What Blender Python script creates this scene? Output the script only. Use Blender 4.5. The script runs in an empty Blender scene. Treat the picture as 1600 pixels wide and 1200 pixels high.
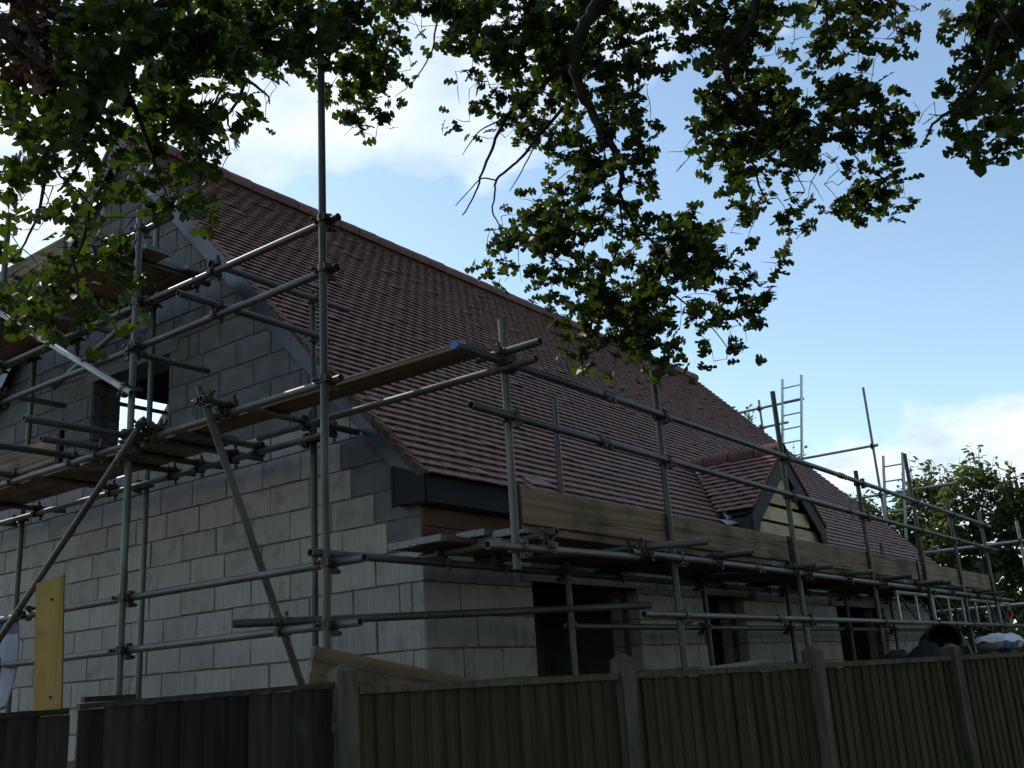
import bpy, bmesh, math, random
import numpy as np
from mathutils import Vector, Matrix

C = bpy.context.scene
COL = C.collection
rnd = random.Random(11)
GROUND = -2.45
TAN = math.tan(math.radians(46.3)); COS = math.cos(math.radians(46.3)); SIN = math.sin(math.radians(46.3))

EXPOSURE = 0.55
SUNH, SUNE, SUNP = 84.0, 40.0, 2.0      # sun behind the house: heading and elevation in degrees, strength
SKY, DUST, CLOUD, TINT, LEAFT = .15, .45, 6.3, (1, 1.01, .93), .36
LPA, LPB = (-.107, -.461), (.902, -.675)

# ------------------------------------------------------------------ camera
cam_d = bpy.data.cameras.new('camera'); cam = bpy.data.objects.new('camera', cam_d); COL.objects.link(cam)
cam_d.sensor_width = 36.0; cam_d.lens = 35.63; cam_d.clip_end = 2000; cam_d.clip_start = .05
yaw, pit, rol = math.radians(35.82316), math.radians(16.498422), math.radians(-3.740235)
fw = Vector((math.cos(pit)*math.cos(yaw), math.cos(pit)*math.sin(yaw), math.sin(pit)))
r0 = Vector((math.sin(yaw), -math.cos(yaw), 0)); u0 = r0.cross(fw)
rg = math.cos(rol)*r0 + math.sin(rol)*u0; up = -math.sin(rol)*r0 + math.cos(rol)*u0
M = Matrix((rg, up, -fw)).transposed().to_4x4(); M.translation = Vector((-5.2696, -4.6544, -.718))
cam.matrix_world = M
C.camera = cam
C.render.engine = 'CYCLES'
C.view_settings.view_transform = 'Standard'
C.view_settings.look = 'None'
C.view_settings.exposure = EXPOSURE
C.view_settings.gamma = 1.0

# ------------------------------------------------------------------ world
SUN_HEAD, SUN_EL = math.radians(SUNH), math.radians(SUNE)
W = bpy.data.worlds.new("World"); C.world = W; W.use_nodes = True
nt = W.node_tree; nt.nodes.clear()
def N(t, **k):
    n = nt.nodes.new(t)
    for a, b in k.items(): setattr(n, a, b)
    return n
out = N('ShaderNodeOutputWorld'); bg = N('ShaderNodeBackground'); nt.links.new(bg.outputs[0], out.inputs[0])
bg.inputs['Strength'].default_value = SKY
sky = N('ShaderNodeTexSky', sky_type='NISHITA'); sky.sun_disc = False
sky.sun_elevation = SUN_EL; sky.sun_rotation = math.pi/2 - SUN_HEAD
sky.altitude = 50; sky.air_density = 1.0; sky.dust_density = DUST; sky.ozone_density = 1.0
tc = N('ShaderNodeTexCoord')
def vmath(op, a, b=None):
    n = N('ShaderNodeVectorMath', operation=op); nt.links.new(a, n.inputs[0])
    if b is not None:
        if isinstance(b, tuple): n.inputs[1].default_value = b
        else: nt.links.new(b, n.inputs[1])
    return n
def fmath(op, a, b=None, clamp=False):
    n = N('ShaderNodeMath', operation=op); n.use_clamp = clamp
    for i, v in enumerate((a, b)):
        if v is None: continue
        if isinstance(v, (int, float)): n.inputs[i].default_value = v
        else: nt.links.new(v, n.inputs[i])
    return n.outputs[0]
dirn = vmath('NORMALIZE', tc.outputs['Generated']).outputs[0]
sep = N('ShaderNodeSeparateXYZ'); nt.links.new(dirn, sep.inputs[0])
den = fmath('MAXIMUM', fmath('ADD', sep.outputs[2], .22), .05)
comb = N('ShaderNodeCombineXYZ')
nt.links.new(fmath('DIVIDE', sep.outputs[0], den), comb.inputs[0]); nt.links.new(fmath('DIVIDE', sep.outputs[1], den), comb.inputs[1])
noise = N('ShaderNodeTexNoise'); noise.inputs['Scale'].default_value = 3.2; noise.inputs['Detail'].default_value = 9; noise.inputs['Roughness'].default_value = .56
mp = N('ShaderNodeMapping'); mp.inputs['Location'].default_value = (3.1, 1.7, 0); nt.links.new(comb.outputs[0], mp.inputs[0]); nt.links.new(mp.outputs[0], noise.inputs['Vector'])
SPOTS = [((.61,.61,.50),.16,.50),((.56,.655,.505),.12,.45),((.675,.545,.50),.07,.42),((.40,.80,.45),.22,.55),((.53,.64,.56),.12,.4),
         ((.62,.52,.59),.12,.40),((.76,.35,.55),.05,.42),((.80,.25,.55),.04,.40),((.952,.23,.192),.07,.72),((.938,.29,.18),.06,.66),((.970,.165,.178),.07,.78),((.975,.10,.20),.06,.66),
         ((.955,.13,.27),.03,.2),((.84,.12,.54),.025,.3),((.30,.80,.52),.3,.5)]
acc = None
for d, r, w in SPOTS:
    v = Vector(d).normalized()
    dist = fmath('ARCCOSINE', vmath('DOT_PRODUCT', dirn, tuple(v)).outputs['Value'])
    f = fmath('MULTIPLY', fmath('MAXIMUM', fmath('SUBTRACT', 1.0, fmath('DIVIDE', dist, r*1.7)), 0.0), w)
    acc = f if acc is None else fmath('MAXIMUM', acc, f)
CLEAR = [((.90,.28,.33),.20,.45),((.86,.40,.32),.16,.45),((.72,.58,.37),.13,.5),((.537,.799,.27),.05,.6),((.66,.64,.40),.08,.4),((.87,.17,.47),.15,.45),((.60,.72,.36),.08,.3),((.93,.19,.30),.075,.6),((.955,.13,.255),.05,.5)]
for d, r, w in CLEAR:
    v = Vector(d).normalized()
    dist = fmath('ARCCOSINE', vmath('DOT_PRODUCT', dirn, tuple(v)).outputs['Value'])
    f = fmath('MULTIPLY', fmath('MAXIMUM', fmath('SUBTRACT', 1.0, fmath('DIVIDE', dist, r*1.6)), 0.0), w)
    acc = fmath('SUBTRACT', acc, f)
dens = fmath('MULTIPLY', fmath('SUBTRACT', fmath('ADD', noise.outputs['Fac'], fmath('MULTIPLY', acc, .75)), .52), 3.4, clamp=True)
ease = fmath('MULTIPLY', dens, fmath('SUBTRACT', 2.0, dens), clamp=True)
n2 = N('ShaderNodeTexNoise'); n2.inputs['Scale'].default_value = 6; n2.inputs['Detail'].default_value = 5; nt.links.new(mp.outputs[0], n2.inputs['Vector'])
cr = N('ShaderNodeValToRGB'); nt.links.new(n2.outputs['Fac'], cr.inputs[0])
cr.color_ramp.elements[0].position = .3; cr.color_ramp.elements[1].position = .62
cr.color_ramp.elements[0].color = tuple(c*CLOUD for c in (.50,.60,.76)) + (1,); cr.color_ramp.elements[1].color = tuple(c*CLOUD for c in (.80,.86,.93)) + (1,)
mx = N('ShaderNodeMixRGB'); nt.links.new(fmath('MULTIPLY', ease, .93), mx.inputs[0])
# thin high veil: the photograph's blue is a little milky
tint = N('ShaderNodeMixRGB', blend_type='MULTIPLY'); tint.inputs[0].default_value = 1; tint.inputs[2].default_value = TINT + (1,)
nt.links.new(sky.outputs[0], tint.inputs[1])
nt.links.new(tint.outputs[0], mx.inputs[1]); nt.links.new(cr.outputs[0], mx.inputs[2]); nt.links.new(mx.outputs[0], bg.inputs['Color'])

sun_d = bpy.data.lights.new('sun', 'SUN'); sun_d.energy = SUNP; sun_d.angle = math.radians(.6); sun_d.color = (1, .95, .87)
sun = bpy.data.objects.new('sun', sun_d); COL.objects.link(sun)
sdir = Vector((math.cos(SUN_EL)*math.cos(SUN_HEAD), math.cos(SUN_EL)*math.sin(SUN_HEAD), math.sin(SUN_EL)))
sun.rotation_euler = (-sdir).to_track_quat('-Z', 'Y').to_euler()

# ------------------------------------------------------------------ materials
def mat(name, c1, c2=None, scale=8, rough=.8, metal=0, bump=0, stretch=(1,1,1), bscale=None, rand=0, spec=.5, detail=6, ramp=(.35,.65),
        c3=None, s3=1.5, r3=(.55,.7), attr=None, aw=.3, wscale=None):
    m = bpy.data.materials.new(name); m.use_nodes = True; t = m.node_tree; L = t.links
    b = t.nodes['Principled BSDF']; b.inputs['Roughness'].default_value = rough; b.inputs['Metallic'].default_value = metal
    b.inputs['Specular IOR Level'].default_value = spec
    tc = t.nodes.new('ShaderNodeTexCoord'); mp = t.nodes.new('ShaderNodeMapping'); mp.inputs['Scale'].default_value = stretch
    L.new(tc.outputs['Object'], mp.inputs[0])
    oi = t.nodes.new('ShaderNodeObjectInfo')
    off = t.nodes.new('ShaderNodeVectorMath'); off.operation = 'ADD'
    sc = t.nodes.new('ShaderNodeMath'); sc.operation = 'MULTIPLY'; sc.inputs[1].default_value = 37.0
    L.new(oi.outputs['Random'], sc.inputs[0]); L.new(mp.outputs[0], off.inputs[0]); L.new(sc.outputs[0], off.inputs[1])
    n = t.nodes.new('ShaderNodeTexNoise'); n.inputs['Scale'].default_value = scale; n.inputs['Detail'].default_value = detail; L.new(off.outputs[0], n.inputs['Vector'])
    r = t.nodes.new('ShaderNodeValToRGB'); L.new(n.outputs['Fac'], r.inputs[0])
    r.color_ramp.elements[0].position = ramp[0]; r.color_ramp.elements[1].position = ramp[1]
    r.color_ramp.elements[0].color = c1 + (1,); r.color_ramp.elements[1].color = (c2 or c1) + (1,)
    col = r.outputs[0]
    if c3:
        n3 = t.nodes.new('ShaderNodeTexNoise'); n3.inputs['Scale'].default_value = s3; n3.inputs['Detail'].default_value = 5
        off3 = t.nodes.new('ShaderNodeVectorMath'); off3.operation = 'ADD'; L.new(tc.outputs['Object'], off3.inputs[0]); L.new(sc.outputs[0], off3.inputs[1]); L.new(off3.outputs[0], n3.inputs['Vector'])
        mr = t.nodes.new('ShaderNodeMapRange'); mr.inputs[1].default_value = r3[0]; mr.inputs[2].default_value = r3[1]; L.new(n3.outputs['Fac'], mr.inputs[0])
        mi = t.nodes.new('ShaderNodeMixRGB'); L.new(mr.outputs[0], mi.inputs[0]); L.new(col, mi.inputs[1]); mi.inputs[2].default_value = c3 + (1,); col = mi.outputs[0]
    if rand or attr:
        hv = t.nodes.new('ShaderNodeHueSaturation'); mr = t.nodes.new('ShaderNodeMapRange'); k = aw if attr else rand
        mr.inputs[3].default_value = 1-k; mr.inputs[4].default_value = 1+k
        if attr:
            at = t.nodes.new('ShaderNodeAttribute'); at.attribute_name = attr; L.new(at.outputs['Fac'], mr.inputs[0])
        else: L.new(oi.outputs['Random'], mr.inputs[0])
        L.new(mr.outputs[0], hv.inputs['Value']); L.new(col, hv.inputs['Color']); col = hv.outputs[0]
    L.new(col, b.inputs['Base Color'])
    if bump:
        nb = n
        if bscale:
            nb = t.nodes.new('ShaderNodeTexNoise'); nb.inputs['Scale'].default_value = bscale; nb.inputs['Detail'].default_value = 4; L.new(off.outputs[0], nb.inputs['Vector'])
        bp = t.nodes.new('ShaderNodeBump'); bp.inputs['Strength'].default_value = bump; bp.inputs['Distance'].default_value = .01
        L.new(nb.outputs['Fac'], bp.inputs['Height']); L.new(bp.outputs[0], b.inputs['Normal'])
    return m
def cracks(m, stretch, width=.012, dark=.25):
    t = m.node_tree; L = t.links; b = t.nodes['Principled BSDF']; src = b.inputs['Base Color'].links[0].from_socket
    tc = t.nodes.new('ShaderNodeTexCoord'); mp = t.nodes.new('ShaderNodeMapping'); mp.inputs['Scale'].default_value = stretch; oi = t.nodes.new('ShaderNodeObjectInfo')
    L.new(tc.outputs['Object'], mp.inputs[0]); ad = t.nodes.new('ShaderNodeVectorMath'); ad.operation = 'ADD'; sc = t.nodes.new('ShaderNodeMath'); sc.operation = 'MULTIPLY'; sc.inputs[1].default_value = 91
    L.new(oi.outputs['Random'], sc.inputs[0]); L.new(mp.outputs[0], ad.inputs[0]); L.new(sc.outputs[0], ad.inputs[1])
    n = t.nodes.new('ShaderNodeTexNoise'); n.inputs['Scale'].default_value = 1; n.inputs['Detail'].default_value = 3; L.new(ad.outputs[0], n.inputs['Vector'])
    r = t.nodes.new('ShaderNodeValToRGB'); L.new(n.outputs['Fac'], r.inputs[0]); e = r.color_ramp.elements
    e[0].position = .5-width*2; e[0].color = (1,1,1,1); e[1].position = .5+width*2; e[1].color = (1,1,1,1)
    k = e.new(.5); k.color = (dark,dark,dark,1)
    mi = t.nodes.new('ShaderNodeMixRGB'); mi.blend_type = 'MULTIPLY'; mi.inputs[0].default_value = 1; L.new(src, mi.inputs[1]); L.new(r.outputs[0], mi.inputs[2]); L.new(mi.outputs[0], b.inputs['Base Color'])
def leafmat(name, c1, c2, tr, attr='tint', glow=1.0):
    m = bpy.data.materials.new(name); m.use_nodes = True; t = m.node_tree; L = t.links
    b = t.nodes['Principled BSDF']; b.inputs['Roughness'].default_value = .5; b.inputs['Specular IOR Level'].default_value = .3
    at = t.nodes.new('ShaderNodeAttribute'); at.attribute_name = attr
    r = t.nodes.new('ShaderNodeValToRGB'); L.new(at.outputs['Fac'], r.inputs[0]); r.color_ramp.elements[0].color = c1 + (1,); r.color_ramp.elements[1].color = c2 + (1,)
    L.new(r.outputs[0], b.inputs['Base Color'])
    tl = t.nodes.new('ShaderNodeBsdfTranslucent'); br = t.nodes.new('ShaderNodeMixRGB'); br.blend_type = 'MULTIPLY'; br.inputs[0].default_value = 1
    br.inputs[2].default_value = (1.5*glow, 1.45*glow, .55*glow, 1); L.new(r.outputs[0], br.inputs[1]); L.new(br.outputs[0], tl.inputs[0])
    mx = t.nodes.new('ShaderNodeMixShader'); mx.inputs[0].default_value = tr; L.new(b.outputs[0], mx.inputs[1]); L.new(tl.outputs[0], mx.inputs[2])
    L.new(mx.outputs[0], t.nodes['Material Output'].inputs[0])
    return m
MT = dict(
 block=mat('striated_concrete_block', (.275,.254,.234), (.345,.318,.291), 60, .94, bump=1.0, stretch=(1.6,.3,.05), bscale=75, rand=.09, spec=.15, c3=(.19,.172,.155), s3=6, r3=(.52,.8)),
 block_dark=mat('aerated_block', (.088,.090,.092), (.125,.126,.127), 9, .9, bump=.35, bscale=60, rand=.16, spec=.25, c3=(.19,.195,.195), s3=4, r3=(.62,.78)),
 mortar=mat('mortar', (.085,.064,.048), (.15,.12,.095), 14, .95, bump=.5, bscale=50, spec=.1),
 tile=mat('clay_tile', (.195,.098,.076), (.245,.132,.106), 5, .6, bump=.2, bscale=90, attr='tint', aw=.10, spec=.25, c3=(.25,.098,.068), s3=.55, r3=(.60,.74)),
 ridge=mat('ridge_clay', (.165,.085,.067), (.205,.11,.09), 6, .8, spec=.15, bump=.25, bscale=60, rand=.15, c3=(.12,.08,.07), s3=6),
 verge=mat('verge_mortar', (.06,.042,.030), (.10,.072,.052), 12, .95, bump=.7, bscale=35, spec=.1),
 barge=mat('anthracite_board', (.009,.011,.014), (.014,.017,.021), 3, .33, spec=.5, bump=.03, bscale=6),
 fascia=mat('black_eaves_board', (.008,.009,.012), (.014,.015,.018), 3, .6, spec=.15),
 barge_dull=mat('dull_grey_board', (.030,.029,.028), (.048,.046,.043), 4, .7, spec=.25, bump=.2, stretch=(1,1,1)),
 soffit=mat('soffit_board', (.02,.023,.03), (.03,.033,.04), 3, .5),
 felt=mat('roof_felt', (.02,.02,.022), (.035,.035,.04), 6, .9),
 eavewood=mat('stained_plywood', (.085,.04,.026), (.14,.068,.042), 4, .85, stretch=(.3,1,2.5), rand=.2, c3=(.05,.03,.022), s3=2),
 inner=mat('inner_leaf', (.20,.20,.20), (.28,.28,.275), 6, .95),
 lintel=mat('concrete_lintel', (.22,.19,.16), (.30,.26,.22), 12, .9, bump=.3, c3=(.16,.10,.06), s3=3),
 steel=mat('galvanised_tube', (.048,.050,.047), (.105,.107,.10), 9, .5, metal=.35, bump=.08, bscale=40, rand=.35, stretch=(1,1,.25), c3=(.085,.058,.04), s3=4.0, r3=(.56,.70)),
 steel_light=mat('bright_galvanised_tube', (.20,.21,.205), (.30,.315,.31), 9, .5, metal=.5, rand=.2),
 steel_pale=mat('pale_alloy', (.42,.45,.46), (.55,.58,.58), 8, .4, metal=.8, rand=.1),
 coupler=mat('coupler_steel', (.045,.04,.036), (.10,.085,.07), 30, .6, metal=.6, bump=.3, rand=.35, c3=(.13,.06,.03), s3=14),
 board=mat('scaffold_board', (.14,.098,.062), (.235,.168,.108), 5, .88, bump=.5, stretch=(.25,6,6), rand=.22, c3=(.085,.065,.048), s3=2.2, r3=(.48,.66), spec=.25),
 board_sunlit=mat('sunlit_pine', (.50,.39,.22), (.66,.53,.33), 5, .75, stretch=(.4,4,6), rand=.12, bump=.2, c3=(.35,.24,.12), s3=3),  # gablet planks: pale tone stands in for sun dapples on the timber
 band=mat('galvanised_band', (.10,.10,.10), (.24,.24,.235), 90, .6, metal=.5, bump=.5),
 fence=mat('mossy_fence_board', (.052,.044,.028), (.074,.062,.040), 4, .94, bump=.6, stretch=(4,4,.3), rand=.14, c3=(.044,.041,.022), s3=1.8, r3=(.5,.72), spec=.1),
 post=mat('weathered_post', (.075,.065,.049), (.125,.11,.087), 6, .92, bump=.5, stretch=(3,3,.5), rand=.15, c3=(.055,.065,.035), s3=3, spec=.15),
 gate=mat('dark_stained_board', (.026,.024,.022), (.048,.043,.038), 5, .9, bump=.5, stretch=(4,4,.3), rand=.3, spec=.12, c3=(.07,.067,.06), s3=4, r3=(.66,.8)),
 ply=mat('ochre_plank', (.27,.165,.035), (.36,.225,.055), 3, .7, bump=.2, stretch=(4,4,.4), c3=(.19,.11,.025), s3=3),
 plank=mat('brown_plank', (.12,.078,.046), (.19,.125,.075), 4, .85, bump=.4, stretch=(.3,4,4), c3=(.07,.05,.035), s3=2.2),
 lead=mat('lead_valley', (.36,.37,.40), (.52,.53,.56), 10, .5, metal=.25, bump=.3, c3=(.25,.26,.28), s3=6),
 bark=mat('oak_bark', (.022,.018,.014), (.045,.036,.028), 14, .95, bump=.9, stretch=(1,1,.3), spec=.1),
 ground=mat('bare_earth', (.060,.046,.032), (.10,.078,.055), 3, .97, bump=.6, bscale=20, spec=.1, c3=(.06,.075,.03), s3=.4),
 leaf=leafmat('oak_leaf', (.020,.036,.008), (.048,.074,.014), LEAFT, glow=1.5),
 leaf_dead=leafmat('withered_leaf', (.045,.028,.022), (.10,.06,.045), .2, glow=.7),
 hedge=leafmat('hedge_leaf', (.06,.085,.03), (.14,.17,.06), .4),
 needle=leafmat('pine_needle', (.03,.055,.035), (.055,.085,.055), .15),
 tarp=mat('black_sheet', (.007,.007,.007), (.013,.012,.012), 4, .8, spec=.1, bump=.5, bscale=5),
 cloth=mat('grey_sheet', (.20,.22,.25), (.28,.30,.33), 3, .6, bump=.2),
 cloth_blue=mat('blue_sheet', (.03,.045,.10), (.05,.07,.14), 3, .6, bump=.2),
 bag=mat('white_sack', (.38,.39,.41), (.55,.55,.56), 8, .55, bump=.3),
 bag_blue=mat('blue_print', (.05,.16,.38), (.07,.22,.46), 8, .5),
 black=mat('black_paint', (.008,.008,.008), (.018,.017,.016), 8, .7, spec=.2, bump=.2),
 blue_cap=mat('blue_plastic_cap', (.03,.15,.34), (.04,.19,.40), 8, .5),
 red=mat('red_tape', (.55,.03,.06), (.6,.05,.08), 8, .5),
)

cracks(MT['board'], (.16,11,11), .010, .3); cracks(MT['plank'], (.25,9,9), .01, .35); cracks(MT['post'], (10,10,.3), .01, .5); cracks(MT['ply'], (11,11,.3), .008, .6); cracks(MT['fence'], (14,14,.25), .01, .6); cracks(MT['board_sunlit'], (.25,9,9), .008, .6)

# ------------------------------------------------------------------ helpers
class MB:
    def __init__(s): s.v, s.f, s.m, s.t = [], [], [], []
    def add(s, vs, fs, tint=.5, mi=0):
        o = len(s.v); s.v += [tuple(v) for v in vs]; s.f += [tuple(i+o for i in f) for f in fs]; s.t += [tint]*len(vs); s.m += [mi]*len(fs)
    def box(s, x0, x1, y0, y1, z0, z1, **k):
        s.add([(x0,y0,z0),(x1,y0,z0),(x1,y1,z0),(x0,y1,z0),(x0,y0,z1),(x1,y0,z1),(x1,y1,z1),(x0,y1,z1)],
              [(0,3,2,1),(4,5,6,7),(0,1,5,4),(1,2,6,5),(2,3,7,6),(3,0,4,7)], **k)
    def prism(s, pts, axis, a, b, **k):
        """convex polygon pts (in the two other axes, in x,y,z order) extruded along axis from a to b"""
        n = len(pts)
        def P(p, c):
            return (c,p[0],p[1]) if axis == 'x' else (p[0],c,p[1]) if axis == 'y' else (p[0],p[1],c)
        vs = [P(p,a) for p in pts] + [P(p,b) for p in pts]
        s.add(vs, [tuple(range(n)), tuple(range(2*n-1, n-1, -1))] + [(i,i+n,(i+1)%n+n,(i+1)%n) for i in range(n)], **k)
    def cyl(s, p, q, r, n=10, r2=None, cap=True, **k):
        p, q = Vector(p), Vector(q); d = (q-p).normalized(); a = d.orthogonal().normalized(); b = d.cross(a); r2 = r if r2 is None else r2
        vs = [p + (a*math.cos(2*math.pi*i/n)+b*math.sin(2*math.pi*i/n))*r for i in range(n)] + [q + (a*math.cos(2*math.pi*i/n)+b*math.sin(2*math.pi*i/n))*r2 for i in range(n)]
        fs = [(i,(i+1)%n,(i+1)%n+n,i+n) for i in range(n)]
        if cap: fs += [tuple(range(n-1,-1,-1)), tuple(range(n,2*n))]
        s.add(vs, fs, **k)
    def path(s, pts, radii, n=6, **k):
        pts = [Vector(p) for p in pts]; rings = []; o = []
        a = None
        for i, p in enumerate(pts):
            d = (pts[min(i+1,len(pts)-1)] - pts[max(i-1,0)]).normalized()
            a = d.orthogonal().normalized() if a is None else (a - d*a.dot(d)).normalized()
            b = d.cross(a)
            o += [p + (a*math.cos(2*math.pi*j/n)+b*math.sin(2*math.pi*j/n))*radii[i] for j in range(n)]
        fs = [(i*n+j, i*n+(j+1)%n, (i+1)*n+(j+1)%n, (i+1)*n+j) for i in range(len(pts)-1) for j in range(n)]
        fs += [tuple(range(n-1,-1,-1)), tuple(range((len(pts)-1)*n, len(pts)*n))]
        s.add(o, fs, **k)
    def mesh(s, name, mats, smooth=False):
        me = bpy.data.meshes.new(name); me.from_pydata(s.v, [], s.f)
        for m in (mats if isinstance(mats, (list, tuple)) else [mats]): me.materials.append(m)
        if len(set(s.m)) > 1: me.polygons.foreach_set('material_index', s.m)
        at = me.attributes.new('tint', 'FLOAT', 'POINT'); at.data.foreach_set('value', s.t)
        bm = bmesh.new(); bm.from_mesh(me); bmesh.ops.recalc_face_normals(bm, faces=bm.faces); bm.to_mesh(me); bm.free()
        if smooth:
            me.shade_smooth(); me.set_sharp_from_angle(angle=math.radians(40))
        return me
    def build(s, name, mats, parent=None, smooth=False, **k):
        return put(name, s.mesh(name, mats, smooth), parent, **k)
def tag(o, label=None, cat=None, group=None, kind=None):
    if label: o['label'] = label
    if cat: o['category'] = cat
    if group: o['group'] = group
    if kind: o['kind'] = kind
    return o
def put(name, me, parent=None, mw=None, label=None, cat=None, group=None, kind=None):
    o = bpy.data.objects.new(name, me); COL.objects.link(o)
    if parent is not None:
        o.parent = parent
        wp = WORLD.get(parent.name)
        if wp is not None: o.matrix_parent_inverse = wp.inverted()
    if mw is not None: o.matrix_basis = mw
    WORLD[o.name] = (mw if mw is not None else Matrix())
    return tag(o, label, cat, group, kind)
WORLD = {}
def thing(name, label, cat, loc=(0,0,0), group=None, kind=None):
    o = bpy.data.objects.new(name, None); COL.objects.link(o); o.empty_display_size = .2
    o.location = loc; WORLD[o.name] = Matrix.Translation(loc)
    return tag(o, label, cat, group, kind)
def basis(x, y, z, loc):
    m = Matrix((x, y, z)).transposed().to_4x4(); m.translation = loc; return m
def zroof(y): return .745 + (y + .19)*TAN

# ------------------------------------------------------------------ ground
g = MB(); g.add([(-400,-400,GROUND),(400,-400,GROUND),(400,400,GROUND),(-400,400,GROUND)], [(0,1,2,3)])
g.build('ground', MT['ground'], kind='structure', label='bare earth ground around the house')

# ------------------------------------------------------------------ house
house = thing('house', 'unfinished concrete block house under a long red-brown tiled roof', 'house', (0,0,GROUND))
LX, WY = 12.6, 7.7
WIN = (2.97, 4.21, 1.30, 2.48)
def clip(poly, a, b, c):
    """keep a*u+b*v<=c"""
    o = []
    for i, p in enumerate(poly):
        q = poly[(i+1) % len(poly)]; dp = a*p[0]+b*p[1]-c; dq = a*q[0]+b*q[1]-c
        if dp <= 0: o.append(p)
        if dp*dq < 0:
            t = dp/(dp-dq); o.append((p[0]+(q[0]-p[0])*t, p[1]+(q[1]-p[1])*t))
    return o
def area(p): return abs(sum(p[i][0]*p[(i+1)%len(p)][1]-p[(i+1)%len(p)][0]*p[i][1] for i in range(len(p))))/2 if len(p) > 2 else 0
gable = MB()
def under(poly):
    poly = clip(poly, -TAN, 1, .745+.19*TAN-.16)             # z <= zroof(y)-.16
    return clip(poly, TAN, 1, .745+(.19+7.7)*TAN-.16)
for rect in ((.014,WIN[0],GROUND,6),(WIN[1],WY,GROUND,6),(WIN[0],WIN[1],GROUND,WIN[2]),(WIN[0],WIN[1],WIN[3],6)):
    p = under([(rect[0],rect[2]),(rect[1],rect[2]),(rect[1],rect[3]),(rect[0],rect[3])])
    gable.prism(p, 'x', .008, .30)
gable_wall = gable.build('gable_wall', MT['mortar'], house)
OPEN = [(1.275,2.90,-2.2,.045),(4.20,5.17,-2.2,.03),(8.02,10.0,-2.2,0.0)]
fr = MB(); xs = .014
for a, b, z0, z1 in OPEN:
    fr.box(xs, a, .008, .30, GROUND, .30); fr.box(a, b, .008, .30, z1, .30); xs = b
fr.box(xs, LX, .008, .30, GROUND, .30)
front_wall = fr.build('front_wall', MT['mortar'], house)
o = MB(); o.box(0, LX, WY-.3, WY, GROUND, .6); o.build('rear_wall', MT['inner'], house)
o = MB(); o.prism(under([(.3,GROUND),(WY-.3,GROUND),(WY-.3,6),(.3,6)]), 'x', LX-.3, LX); o.build('far_gable_wall', MT['block'], house)
o = MB(); o.box(.3, LX-.3, .3, WY-.3, .31, .50); o.build('loft_floor', MT['inner'], house)
o = MB(); o.box(.3, LX-.3, .3, WY-.3, GROUND+.001, -2.2); o.build('ground_slab', MT['inner'], house)
o = MB(); o.box(4.95, 5.05, .9, 4.5, -2.2, .31); o.box(3.0, 4.95, 2.5, 2.6, -2.2, .31); o.box(5.05, 6.3, 1.15, 1.25, -2.2, .31); o.build('partition_wall', MT['inner'], house)

def block_mesh(poly, depth=.06, ch=.004, name='block', mats=None):
    """polygon in local (x,z); outer face at local y=0 looking to -y"""
    n = len(poly); cx = sum(p[0] for p in poly)/n; cz = sum(p[1] for p in poly)/n
    m = MB(); ins = []
    for p in poly:
        dx, dz = cx-p[0], cz-p[1]; l = math.hypot(dx, dz) or 1; k = min(ch*1.4, l*.3); ins.append((p[0]+dx/l*k, p[1]+dz/l*k))
    vs = [(p[0],0,p[1]) for p in ins] + [(p[0],ch,p[1]) for p in poly] + [(p[0],depth,p[1]) for p in poly]
    m.add(vs, [tuple(range(n))] + [(i,i+n,(i+1)%n+n,(i+1)%n) for i in range(n)] + [(i+n,i+2*n,(i+1)%n+2*n,(i+1)%n+n) for i in range(n)])
    return m.mesh(name, mats)
def rough_poly(poly, j=.0045): return [(p[0]+rnd.uniform(-j,j), p[1]+rnd.uniform(-j,j)) for p in poly]
gable_blocks, extra = [], {'l': MB(), 'd': MB()}
for k in range(-5, 24):
    z0, z1 = k*.225+.0065, (k+1)*.225-.0065
    edges = [0] + ([.45*i for i in range(1, 20)] if k % 2 == 0 else [.115, .23] + [.23+.45*i for i in range(1, 20)])
    if k in (1, 4): edges = [0, .33] + [.33+.45*i for i in range(1, 20)]
    if k in (7, 10, 13): edges = sorted(edges + [2.55, 1.22])
    for a, b in zip(edges, edges[1:]):
        if b > WY: break
        zc, yc = (z0+z1)/2, (a+b)/2
        pieces = []
        a2, b2 = a+.005+rnd.uniform(-.002,.003), b-.005+rnd.uniform(-.003,.002)
        if zc > WIN[2] and z0 < WIN[3]:
            if a2 < WIN[0]: pieces.append((a2, min(b2, WIN[0]), z0, z1))
            if b2 > WIN[1]: pieces.append((max(a2, WIN[1]), b2, z0, z1))
            if z1 > WIN[3] and a2 < WIN[1] and b2 > WIN[0]: pieces.append((max(a2,WIN[0]), min(b2,WIN[1]), WIN[3]+.004, z1))
        else: pieces = [(a2, b2, z0, z1)]
        for (ya, yb, za, zb) in pieces:
            if yb-ya < .03: continue
            p = under([(ya,za),(yb,za),(yb,zb),(ya,zb)])
            if area(p) < .002: continue
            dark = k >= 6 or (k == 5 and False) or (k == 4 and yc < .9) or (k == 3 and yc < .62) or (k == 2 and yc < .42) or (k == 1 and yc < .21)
            gable_blocks.append((p, dark, k))
n_part = 0
for p, dark, k in gable_blocks:
    ymax = max(q[0] for q in p); proud = rnd.uniform(-.002, .003)
    y0, zb = min(q[0] for q in p), min(q[1] for q in p)
    # local x runs towards -Y so that local -y (outer face) is world -X
    poly = rough_poly([(-(q[0]-y0), q[1]-zb) for q in p][::-1])
    mw = basis(Vector((0,-1,0)), Vector((1,0,0)), Vector((0,0,1)), Vector((-proud, y0, zb)))
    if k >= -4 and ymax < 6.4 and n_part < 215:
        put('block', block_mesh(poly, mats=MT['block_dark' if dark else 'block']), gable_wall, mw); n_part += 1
    else:
        extra['d' if dark else 'l'].prism(p, 'x', -.001, .05)
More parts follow.
